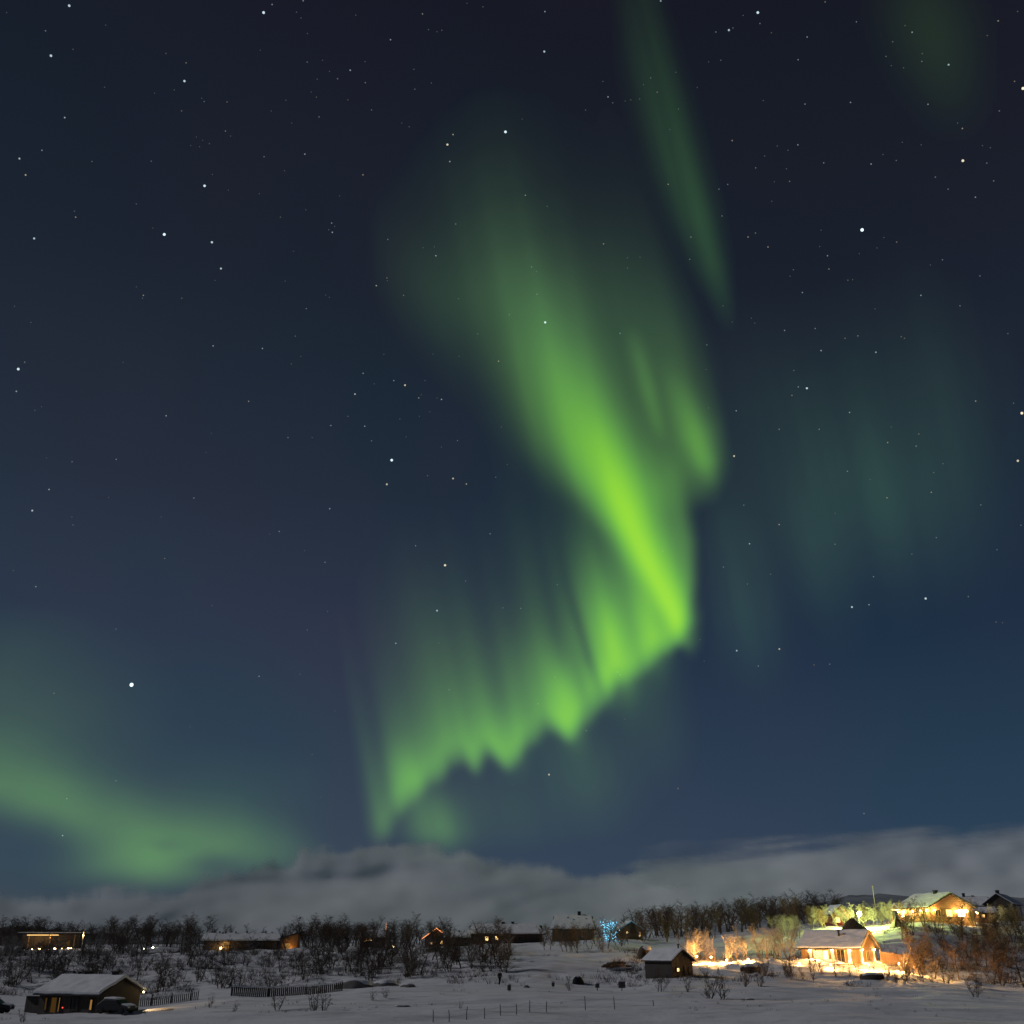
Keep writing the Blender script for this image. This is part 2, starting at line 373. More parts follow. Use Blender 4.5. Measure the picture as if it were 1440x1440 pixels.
def aurora_mat():
    m = bpy.data.materials.new('aurora_glow'); m.use_nodes = True; nt = m.node_tree; nt.nodes.remove(nt.nodes['Principled BSDF'])
    a = nt.nodes.new('ShaderNodeAttribute'); a.attribute_name = 'glow'
    e = nt.nodes.new('ShaderNodeEmission'); t = nt.nodes.new('ShaderNodeBsdfTransparent'); s = nt.nodes.new('ShaderNodeAddShader')
    nt.links.new(a.outputs['Color'], e.inputs[0]); e.inputs[1].default_value = 1
    nt.links.new(e.outputs[0], s.inputs[0]); nt.links.new(t.outputs[0], s.inputs[1]); nt.links.new(s.outputs[0], nt.nodes['Material Output'].inputs[0])
    m.cycles.emission_sampling = 'NONE'; return m
M['aurora'] = aurora_mat()
def stroke(X, Y, nodes, p=2.0):
    """soft band along a path; left/right half widths, intensity per node (right = right-hand side going down the list)"""
    best = np.zeros_like(X)
    nd = []
    for i in range(len(nodes) - 1):
        for t in np.linspace(0, 1, 9)[:-1]:
            nd.append([nodes[i][k] * (1 - t) + nodes[i + 1][k] * t for k in range(5)])
    nd.append(list(nodes[-1])); nd = np.array(nd)
    dmin = np.full(X.shape, 1e9); W_ = np.zeros_like(X); I_ = np.zeros_like(X)
    for i in range(len(nd) - 1):
        x0, y0, wl0, wr0, i0 = nd[i]; x1, y1, wl1, wr1, i1 = nd[i + 1]
        dx, dy = x1 - x0, y1 - y0; L2 = dx * dx + dy * dy
        tr = ((X - x0) * dx + (Y - y0) * dy) / L2; t = np.clip(tr, 0, 1)
        d = np.hypot(X - x0 - t * dx, Y - y0 - t * dy)
        side = (X - x0) * dy - (Y - y0) * dx      # >0: left of travel on screen (y down)
        wl = wl0 + (wl1 - wl0) * t; wr = wr0 + (wr1 - wr0) * t; w = np.where(side > 0, wr, wl)
        m = d < dmin
        dmin = np.where(m, d, dmin); W_ = np.where(m, w, W_); I_ = np.where(m, i0 + (i1 - i0) * t, I_)
    return I_ * np.exp(-np.abs(dmin / W_) ** p)
def blob(X, Y, x, y, wx, wy, I, lean=.2):
    u = X - x - lean * (Y - y); return I * np.exp(-(u / wx) ** 2 - ((Y - y) / wy) ** 2)
def curtain(X, Y, edge, k, prof, tail=.25, tailL=230, soft=14, jit=0, TL=1.0):
    """edge: (x, y, intensity, length) along the lower border; rays rise from it leaning left"""
    U = X - k * (Y - 1000)
    e = sorted([(x - k * (y - 1000), y, i, l) for x, y, i, l in edge]); eu = [q[0] for q in e]
    yl = blur(np.interp(U, eu, [q[1] for q in e]) + (fbm(U / 11, U * 0 + 2, 3) - .5) * jit, 1); ii = np.interp(U, eu, [q[2] for q in e], left=0, right=0); ll = np.interp(U, eu, [q[3] for q in e]) * TL
    h = yl - Y
    sv = soft * (.7 + .9 * fbm(U / 30 + 4, U * 0 + 1, 2)); up = sstep(-sv * 1.0, sv * 2.0, h)
    return up * ii * ((1 - tail) * np.exp(-np.maximum(h, 0) / ll * 1.0) + tail * np.exp(-np.maximum(h, 0) / tailL)), U, h
def aurora_rgb(I, teal=0):
    I = np.maximum(I, 0)
    G = .80 * I; R = G * (.42 - .55 * G + .80 * G * G); B = G * .20 * np.maximum(1 - G / .82, 0.02) ** 1.8
    return np.stack([R, G, B], -1)
def blur(A, n):
    for _ in range(n):
        A = (np.roll(A, 1, 0) + 2 * A + np.roll(A, -1, 0)) / 4; A = (np.roll(A, 1, 1) + 2 * A + np.roll(A, -1, 1)) / 4
    return A

def build_aurora():
    st = 4
    # --- the bright folded curtain
    X, Y = np.meshgrid(np.arange(420, 1160, st, dtype=float), np.arange(40, 1260, st, dtype=float))
    edge = [(516, 1190, 0, 90), (530, 1186, .05, 110), (540, 1180, .17, 120), (548, 1172, .16, 90), (556, 1146, .14, 70), (563, 1130, .36, 75), (580, 1120, .38, 80), (600, 1103, .36, 80), (622, 1085, .34, 90),
            (642, 1064, .31, 95), (656, 1068, .35, 90), (668, 1084, .37, 85), (678, 1068, .33, 85), (688, 1056, .32, 90), (700, 1066, .40, 85), (713, 1078, .45, 85), (726, 1064, .40, 85), (745, 1044, .36, 90),
            (768, 1020, .34, 95), (784, 1024, .50, 90), (799, 1036, .62, 85), (810, 1026, .48, 70), (822, 1012, .40, 85), (834, 1002, .40, 85), (846, 988, .46, 90), (855, 972, .64, 90), (866, 958, .72, 85), (880, 953, .52, 70),
            (896, 943, .44, 75), (910, 932, .58, 75), (924, 920, .60, 65), (940, 905, .58, 60), (955, 892, .60, 50), (966, 880, .30, 40), (974, 866, 0, 40)]
    A, U, h = curtain(X, Y, edge, .20, None, .035, 150, 14, 16, .66)
    ray = fbm(U / 26, h / 900 + 3, 2); A = A * (.80 + .40 * ray) * 1.42 * (.84 + .32 * fbm(U / 6 + 9, h / 700, 2)) * (.90 + .20 * fbm(U / 3.2 + 70, h / 500, 2))
    # dark gap ray
    gap = stroke(X, Y, [(780, 730, 8, 8, .2), (797, 818, 7, 7, .55), (812, 868, 7.5, 7, .78), (828, 925, 7.5, 6.5, .78), (845, 972, 6, 6, .3)])
    Bm = stroke(X, Y, [(958, 897, 16, 8, .20), (951, 876, 19, 12, .55), (936, 843, 22, 16, .86), (910, 788, 25, 21, 1.0), (888, 735, 28, 26, 1.0), (865, 680, 32, 34, .86), (845, 640, 36, 44, .68), (820, 591, 42, 54, .48), (796, 543, 50, 58, .34), (773, 496, 58, 58, .24), (755, 448, 66, 58, .16), (733, 400, 72, 60, .10), (714, 345, 74, 60, .050), (698, 280, 78, 66, .022), (684, 200, 84, 76, .009), (672, 120, 90, 80, .003), (660, 60, 90, 80, 0)], 1.9)
    core = stroke(X, Y, [(950, 878, 9, 6, .1), (930, 830, 12, 9, .22), (900, 770, 15, 13, .26), (870, 710, 16, 18, .12), (850, 660, 16, 22, 0)], 2)
    edge2 = stroke(X, Y, [(928, 660, 34, 24, .03), (948, 715, 40, 18, .14), (960, 765, 46, 15, .19), (962, 815, 46, 13, .23), (957, 860, 36, 10, .25), (950, 895, 22, 10, .12)], 2.4)
    lobe, U2, h2 = curtain(X, Y, [(800, 690, 0, 130), (850, 742, .10, 120), (890, 738, .17, 110), (925, 718, .18, 105), (960, 702, .20, 105), (988, 692, .22, 110), (1002, 680, .19, 110), (1016, 664, .09, 100), (1034, 640, 0, 90)], .25, None, .16, 200, 24, 10)
    lobe_ray = stroke(X, Y, [(940, 520, 16, 16, .02), (958, 565, 18, 18, .10), (976, 612, 18, 20, .20), (992, 650, 14, 14, .20), (998, 672, 10, 10, .06)])
    thin = stroke(X, Y, [(885, 455, 8, 8, 0), (898, 500, 10, 10, .07), (912, 550, 10, 9, .11), (924, 595, 8, 8, .08), (932, 625, 8, 8, 0)])
    up = blob(X, Y, 598, 405, 62, 60, .009) + blob(X, Y, 660, 430, 70, 90, .030) + blob(X, Y, 650, 310, 95, 100, .008) + blob(X, Y, 885, 460, 55, 130, .020) + blob(X, Y, 556, 345, 40, 75, .005) + blob(X, Y, 940, 500, 55, 100, .022)
    low = blob(X, Y, 612, 1162, 36, 42, .13) + blob(X, Y, 820, 1085, 60, 70, .035) + blob(X, Y, 700, 1140, 80, 60, .022) + blob(X, Y, 910, 1010, 55, 80, .020) + blob(X, Y, 790, 800, 60, 100, .012) + blob(X, Y, 872, 850, 46, 80, .17) + blob(X, Y, 620, 940, 70, 120, .020)
    bright = blob(X, Y, 866, 905, 17, 52, .42) + blob(X, Y, 912, 872, 15, 46, .24) + blob(X, Y, 797, 985, 15, 42, .30) + blob(X, Y, 850, 955, 9, 26, .22) + blob(X, Y, 714, 1040, 22, 34, .10) + blob(X, Y, 575, 1090, 22, 34, .10) + blob(X, Y, 832, 900, 26, 60, .13) + blob(X, Y, 760, 960, 40, 60, .06)
    I = (A + low + bright) * (1 - gap) + Bm + core + edge2 + lobe + lobe_ray + thin + up
    I = I * (1 + .16 * (fbm(U / 12 + 5, Y / 600, 2) - .5) * 2)
    I = 1.08 * (1 - np.exp(-1.25 * I)) + .02 * I
    I = blur(I, 3)
    cloudcut = 1 - .75 * sstep(1165, 1215, Y); I = I * cloudcut
    fade = sstep(420, 470, X) * (1 - sstep(1090, 1150, X)) * sstep(40, 150, Y); I = I * fade
    C = aurora_rgb(np.maximum(I - .004, 0)); up_ = (1 - sstep(330, 640, Y)); C[..., 2] += C[..., 1] * .15 * up_; C[..., 1] *= 1 - .08 * up_
    o = make_sheet('aurora', X, Y, 8600., I, .0055, M['aurora'], C)
    tag(o, 'bright green folded aurora curtain sweeping down the middle of the sky', 'aurora')
    # --- thin streak, upper right
    X, Y = np.meshgrid(np.arange(800, 1080, st, dtype=float), np.arange(-60, 480, st, dtype=float))
    I = stroke(X, Y, [(893, -60, 30, 30, .014), (905, 20, 34, 30, .022), (918, 80, 36, 30, .033), (936, 150, 36, 30, .046), (957, 230, 34, 29, .060), (980, 305, 29, 25, .070), (1002, 375, 23, 19, .058), (1018, 430, 18, 15, .024), (1030, 475, 14, 12, 0)], 1.8) * (.72 + .56 * fbm((X - .25 * Y) / 13, Y / 500, 2))
    C = aurora_rgb(np.maximum(I - .003, 0)); C[..., 2] *= 1.5; C[..., 0] *= .8
    o = make_sheet('aurora', X, Y, 8700., I, .004, M['aurora'], C)
    tag(o, 'narrow faint green aurora streak above and right of the bright curtain', 'aurora')
    # --- low band on the left
    X, Y = np.meshgrid(np.arange(-80, 520, st, dtype=float), np.arange(820, 1300, st, dtype=float))
    I = stroke(X, Y, [(-90, 1088, 30, 62, .15), (0, 1108, 32, 60, .17), (80, 1130, 34, 52, .175), (150, 1158, 44, 52, .17), (215, 1185, 52, 52, .195), (270, 1192, 46, 50, .20), (330, 1190, 36, 46, .17), (390, 1198, 30, 40, .10), (440, 1210, 24, 32, .03), (480, 1220, 20, 28, 0)])
    I = I[:, :] if I is not None else I
    I = I + blob(X, Y, 170, 1215, 75, 38, .09, -.6) + blob(X, Y, 225, 1232, 44, 30, .06, 0) + blob(X, Y, 20, 1030, 160, 95, .050, 0) + blob(X, Y, 0, 930, 140, 90, .018, 0) + blob(X, Y, 330, 1120, 120, 60, .022, 0)
    I = I * (1 - .25 * blob(X, Y, 234, 1188, 26, 10, 1, 0)) * (1 - .5 * blob(X, Y, 300, 1216, 40, 16, 1, 0))
    I = I * (.86 + .28 * fbm(X / 70, Y / 45, 3)); I = I * (1 - sstep(1215, 1275, Y)) * sstep(820, 880, Y) * (1 - sstep(450, 515, X))
    C = aurora_rgb(np.maximum(I - .003, 0)); C *= .88; C[..., 2] *= 1.3; C[..., 0] *= 1.15
    o = make_sheet('aurora', X, Y, 8650., I, .004, M['aurora'], C)
    tag(o, 'broad dim green aurora band low on the left above the clouds', 'aurora')
    # --- diffuse teal veil on the right
    X, Y = np.meshgrid(np.arange(940, 1520, 6, dtype=float), np.arange(-60, 1060, 6, dtype=float))
    I = blob(X, Y, 1250, 700, 85, 100, .020) + blob(X, Y, 1140, 770, 42, 100, .022) + blob(X, Y, 1045, 860, 48, 90, .028, .15) + blob(X, Y, 1180, 640, 190, 160, .022) + blob(X, Y, 1330, 560, 90, 160, .010) + blob(X, Y, 1020, 750, 60, 60, .010)
    I = I * (.7 + .6 * fbm((X - .2 * Y) / 38, Y / 420, 3)) * sstep(945, 1010, X) * (1 - sstep(1420, 1515, X))
    V2 = blob(X, Y, 1305, 30, 62, 80, .020, .15) + blob(X, Y, 1330, 110, 50, 70, .010, .15)
    C = aurora_rgb(np.maximum(I - .002, 0)); C *= 1.22; C[..., 2] = C[..., 1] * .50; C[..., 0] *= .8
    C = C + aurora_rgb(np.maximum(V2 - .001, 0))
    o = make_sheet('aurora', X, Y, 8750., I + V2, .0025, M['aurora'], C)
    tag(o, 'very faint teal aurora veil hanging right of the bright curtain', 'aurora')
build_aurora()

def build_clouds():
    m = bpy.data.materials.new('cloud'); m.use_nodes = True; nt = m.node_tree; N = nt.nodes; L = nt.links; N.remove(N['Principled BSDF'])
    a = N.new('ShaderNodeAttribute'); a.attribute_name = 'cover'
    d = N.new('ShaderNodeBsdfDiffuse'); d.inputs[0].default_value = (.88, .90, .94, 1)
    tl = N.new('ShaderNodeBsdfTranslucent'); tl.inputs[0].default_value = (.90, .88, .86, 1)
    mx_ = N.new('ShaderNodeMixShader'); mx_.inputs[0].default_value = .18; L.new(d.outputs[0], mx_.inputs[1]); L.new(tl.outputs[0], mx_.inputs[2])
    t = N.new('ShaderNodeBsdfTransparent'); fm = N.new('ShaderNodeMixShader')
    L.new(a.outputs['Fac'], fm.inputs[0]); L.new(t.outputs[0], fm.inputs[1]); L.new(mx_.outputs[0], fm.inputs[2]); L.new(fm.outputs[0], N['Material Output'].inputs[0])
    def bank(x0, x1, top, R, seed, label, y1=1345, puff=1.0):
        X, Y = np.meshgrid(np.arange(x0, x1, 4, dtype=float), np.arange(1120, y1, 3, dtype=float))
        yt = np.interp(X, [p[0] for p in top], [p[1] for p in top])
        yt = yt + (np.abs(fbm(X / 46 + seed, X * 0 + seed, 3) - .5) * 2 - .25) * 20 * puff + (fbm(X / 13 + seed, Y / 60, 3) - .5) * 9 * puff
        n = fbm(X / 90 + seed, Y / 26 + seed, 5)
        h = Y - yt + (fbm(X / 150 + seed, Y / 11 + seed + X / 90, 4) - .5) * 34 * (1.25 - puff) + (n - .5) * 22 * puff
        al = sstep(-5 - 8 * (1 - puff), 15 + 16 * (1 - puff), h) * (.84 + .14 * sstep(30, 90, h))
        al = al * (.90 + .10 * fbm(X / 50, Y / 16 + seed, 4))
        al = al * sstep(x0, x0 + 80, X) * (1 - sstep(x1 - 80, x1, X))
        rel = blur(fbm(X / 210 + 3 * seed, Y / 60 + seed, 4), 6); R_ = R + 420 * (rel - .5) + 90 * (blur(fbm(X / 80 + seed, Y / 34 + 5, 3), 4) - .5) + 45 * puff * blur(np.exp(-np.maximum(h, 0) / 24), 4) + 7.0 * (Y - 1230)*-1
        o = make_sheet('cloud_bank', X, Y, R_, al, .004, m, None, al)
        tag(o, label, 'clouds', None, 'stuff'); return o
    bank(-220, 1010, [(-220, 1250), (0, 1256), (70, 1262), (130, 1252), (250, 1246), (330, 1222), (400, 1202), (440, 1194), (480, 1194), (530, 1178), (580, 1190), (650, 1196), (720, 1206), (770, 1222), (830, 1236), (900, 1236), (1010, 1246)], 6800., 2.3, 'pale moonlit cloud bank low over the houses left of centre')
    bank(800, 1700, [(800, 1250), (880, 1224), (900, 1206), (935, 1196), (1000, 1194), (1080, 1184), (1140, 1186), (1200, 1176), (1290, 1166), (1350, 1176), (1400, 1168), (1440, 1160), (1700, 1150)], 7600., 7.7, 'grey cloud bank along the horizon above the lit houses on the right', puff=.25)
build_clouds()

STARS = """0 0 3 292,24,2 192,130,1 308,208,.7 215,235,2 446,106,.5 28,53,.5 700,225,.8 785,265,1 778,342,2 441,368,.6 652,393,.5 735,379,.6 851,414,.6 861,428,.9 958,430,.9 766,468,.9 273,496,1.5 177,634,1.2 82,669,1.6 108,738,1.5 388,681,.9 638,680,.9 951,553,1 973,574,.6 883,606,.8 855,592,.5 828,578,.5 842,619,.6 805,614,.5 863,784,2.3 896,736,.6 963,802,.5 1094,817,.6 1200,720,.7 1114,661,1 1286,650,1.3 1231,519,.6 1144,468,.6 1206,423,.7 1346,493,1 1335,410,.8 1313,388,.6 1338,334,.7 1390,301,.7 1424,332,1 1361,254,.6 1296,262,.9 1098,212,.5 1297,141,.6 1112,53,2.3 1148,19,1.2 1251,51,.8 1270,76,.6 1279,3,1.2 575,860,.8 314,891,.8 319,916,1.2 144,1006,1.8 693,989,2.6 645,962,.6 894,1022,2 932,1133,1.8 907,1183,.6 605,1246,1.2 601,1258,.8 575,1210,.6 767,1258,.9 61,1292,.7 130,1360,.8 1183,916,.8 1290,885,.7 1399,941,1.2 1402,980,1.4 1387,969,.8 1412,955,.7 1203,1186,.7 1292,1302,1 1374,1245,.6 1389,1254,.7 1246,1418,.9 1433,826,.6 1237,1060,.5
0 480 3 899,19,1.3 1107,30,1.3 77,117,2.3 104,88,1 69,211,1.4 147,291,.8 175,276,.6 519,88,.6 1229,95,.8 1269,64,.6 1049,253,1.2 701,314,1.3 490,498,1.1 304,508,1 197,492,.6 207,625,1.4 136,714,1.7 303,741,.8 308,775,.9 458,658,.6 818,661,1.1 680,741,.7 891,388,.5 1215,406,1 1317,406,.8 1397,355,1.1 1391,706,1.3 1178,802,1.1 1137,814,.6 1285,883,.6 1371,932,1.1 695,916,1 895,1114,.8 1296,1218,.9 1382,1139,.8 151,1035,1.2 56,967,.8 489,1214,.9 1093,1413,1.2 1265,1404,.8 869,468,.5
0 0 1 185,963,3.6 1215,1144,1.1 76,975,1 163,1098,1 94,1123,1.1 88,1175,1.4 267,1022,.6 439,1061,.8 451,1121,.7 471,1000,.5 953,1109,.7
480 0 2.4 687,39,1.3 685,174,1.8 554,445,2.5 358,488,2 377,454,1.4 366,545,1.4 166,134,1.3 274,47,1.1 478,23,.8 424,11,.6 49,51,.7 30,237,1.4 81,279,1 80,208,.7 245,234,.8 248,301,.9 304,280,.8 22,337,.8 102,371,.9 229,428,.8 204,415,.6 73,590,1.2 319,863,1.4 157,808,1 118,964,1.4 154,938,1 155,947,.7 210,997,1 395,1008,.8 386,756,1 621,659,1.2 695,696,.8 642,901,1 658,916,.8 660,993,1 567,1062,.9 688,1088,2.2 460,1127,.9 885,823,1.2 966,870,.8 1008,868,.6 966,905,.8 1288,1032,.8 1180,800,1.1 1176,875,1 1103,622,1.2 1066,311,1 1138,368,.8 1044,263,.9 977,337,.8 958,341,.7 900,327,1.3 916,347,.9 824,371,.8 883,275,.8 1020,286,.6 1007,334,.8 1201,295,.7 1129,244,.7 1078,3,1.5 294,100,.8 339,102,.8 323,107,.7 941,1125,1.1 276,836,.7 314,833,.7 610,402,.6 1109,437,.7
960 0 3 317,53,2.3 255,65,.8 326,99,1 195,127,1.8 212,118,.9 140,135,1 374,138,.8 525,156,1.2 733,92,1 601,8,1 968,136,1.3 938,108,.8 886,176,.9 858,238,.9 932,286,.8 880,277,.7 1011,226,.8 1009,259,1 1122,273,1.6 1285,150,.8 1331,88,1.2 1413,48,.8 1436,373,2.5 1400,343,1 1336,468,1 1035,440,1.2 708,432,1.2 516,439,1.1 487,252,1.1 161,254,.9 110,261,.7 340,424,.8 209,593,1.2 486,611,1.2 399,616,.8 444,634,.8 346,658,.8 308,708,1 438,712,.8 595,687,1.1 795,692,1.3 845,652,.8 901,677,.9 927,600,.8 1006,611,.7 1180,542,1.2 1160,519,.8 1182,678,2.3 1283,688,1 1265,614,.8 1298,623,.8 1312,763,1 1235,832,1.2 1120,798,1 1066,747,1 451,765,1 387,767,.7 190,778,1 153,798,1 376,849,.8 166,911,1 276,1000,1.2 307,983,1 360,1042,1.2 757,970,3 584,971,.8 578,1040,.8 611,1079,1.2 617,1135,1.1 849,1002,.8 903,1021,1 820,1046,.8 745,1070,.6 467,1138,.9 453,1165,.8 697,1182,.9 717,1180,.8 505,1234,1.2 1005,1246,1.3 1096,1096,1 1254,1164,1 1045,1118,.7 1170,1290,1 812,1303,.8 430,1394,1.2 559,1386,1.1 739,1417,1.1 685,1427,1 936,1427,.9 922,1420,.9 1372,1407,.9 290,1342,.8 304,1363,.8 209,1358,.8
960 480 3 102,15,1 99,119,.8 584,39,1.4 815,46,1.5 469,123,.9 488,192,1.2 524,198,2 461,228,1.1 226,293,1.3 109,281,.8 407,371,1.1 576,371,1.1 704,300,1.3 865,427,1.2 985,442,1.1 996,391,1 880,361,.8 1236,252,1.2 1396,261,.9 1431,303,2.4 1414,504,2 217,484,1.8 695,548,1.1 790,582,.8 1059,554,.9 1098,516,.9 1049,637,1.2 862,660,1.2 258,691,1 643,725,.8 1258,690,1 407,773,1.3 282,854,1.5 643,856,1 1070,828,1 1427,776,.9 967,897,.9 172,952,1 371,982,.9 273,1024,.9 805,993,1.1 1326,879,.9 1025,1085,2 786,1111,1.3 714,1121,1.8 1205,1077,1 1322,1184,.9 1350,1187,.8 228,1305,1.6 408,1298,1.6 319,1370,1.1 554,1365,.9 620,1362,1 74,1259,.8 91,1349,.8
420 480 4.8 435,216,1.2 380,356,1.6 510,287,.8 642,265,1.2 718,296,1.8 853,265,.8 811,382,1.2 827,362,.8 964,392,1.4 934,383,.8 885,476,.7 815,506,.6 683,525,.8 446,573,1.3 333,506,.9 217,568,1.2 492,672,1 725,645,.7 628,802,2.6 595,965,1.8 870,907,.9 1042,926,1.7 1132,963,1.4 1330,917,.9 1408,831,.8 1072,670,1 963,713,.7 1293,1299,1 789,1380,1.1 1349,134,1.3 575,87,.7 1082,101,.7 906,86,.6 1368,578,.7
480 700 2.5714 375,244,2.2 346,408,1.7 197,526,1.4 268,174,1.1 538,130,1.1 449,301,.9 584,398,.9 649,400,1 390,694,1 352,526,.8 773,648,.9 711,745,1 999,630,1 1008,640,1 751,1001,1.7 886,842,1 619,1037,.8 1217,1051,1 1024,800,.8 892,697,.8 832,470,.8 781,314,.9 1162,193,.9 1120,525,.8"""
def build_stars():
    pts = []
    for ln in STARS.split('\n'):
        q = ln.split(); ox, oy, s = float(q[0]), float(q[1]), float(q[2])
        for p in q[3:]:
            x, y, m = map(float, p.split(','))
            pts.append((ox + x / s, oy + y / s, m))
    pts.sort(key=lambda p: -p[2]); keep = []
    for p in pts:
        if all(abs(p[0] - k[0]) + abs(p[1] - k[1]) > 3.2 for k in keep): keep.append(p)
    m = bpy.data.materials.new('starlight'); m.use_nodes = True; nt = m.node_tree; nt.nodes.remove(nt.nodes['Principled BSDF'])
    oi = nt.nodes.new('ShaderNodeObjectInfo'); e = nt.nodes.new('ShaderNodeEmission'); nt.links.new(oi.outputs['Color'], e.inputs[0]); e.inputs[1].default_value = 1
    nt.links.new(e.outputs[0], nt.nodes['Material Output'].inputs[0]); m.cycles.emission_sampling = 'NONE'
    mesh = MB().ball((0, 0, 0), 1, 8, 6).mesh('star', m)
    R = 9000.; pxm = R / FOC
    named = {0: 'brightest star of all, low on the left above the dim green band', 1: 'brightest star in the dark sky right of the faint streak'}
    r2 = random.Random(3); rest = MB(); faint = []
    n_ind = 290
    for i, (x, y, g) in enumerate(keep):
        rad = {True: .70 * g, False: .42 + .36 * g}[g >= 1.6] * pxm
        br = min(1.6, .17 * g ** 2.0)
        d = direction(x, y); loc = d * R + Vector((0, 0, CAMZ))
        t = r2.random(); c = (br * (1.0 if t > .72 else .74), br * (.90 if t > .72 else .93), br * (1.02 if t < .72 else .66), 1)
        if i >= n_ind: faint.append((loc, rad)); continue
        o = bpy.data.objects.new('star', mesh); COL.objects.link(o); o.location = loc; o.scale = (rad, rad * r2.uniform(.8, 1), rad); o.color = c
        if i in named: lab = named[i]
        elif g >= 2.2: lab = 'large bright white star among the smaller stars'
        elif g >= 1.4: lab = 'clear medium-bright star in the night sky'
        else: lab = 'small dim star point in the night sky'
        tag(o, lab, 'star', 'the two brightest stars' if i in named else 'large bright stars' if g >= 2.2 else 'medium-bright stars' if g >= 1.4 else 'small dim stars')
    for l, r in faint: rest.ball(l, r, 6, 4)
    o = rest.build('stars', m); o.color = (.085, .09, .095, 1); tag(o, 'faintest pinprick stars scattered over the whole sky', 'stars', None, 'stuff')
build_stars()

# ---------------------------------------------------------------- lamps
def lamp(loc, power, col=(1, .62, .24), r=.12, parent=None, spot=None):
    d = bpy.data.lights.new('lamp_light', 'POINT'); d.energy = power; d.color = col; d.shadow_soft_size = r
    o = bpy.data.objects.new('lamp_light', d); COL.objects.link(o); o.location = loc
    if parent: o.parent = parent
    return o
WARM = (1, .60, .22); AMBER = (1, .50, .14); GREENW = (.80, 1, .24); COOL = (1, .85, .62)

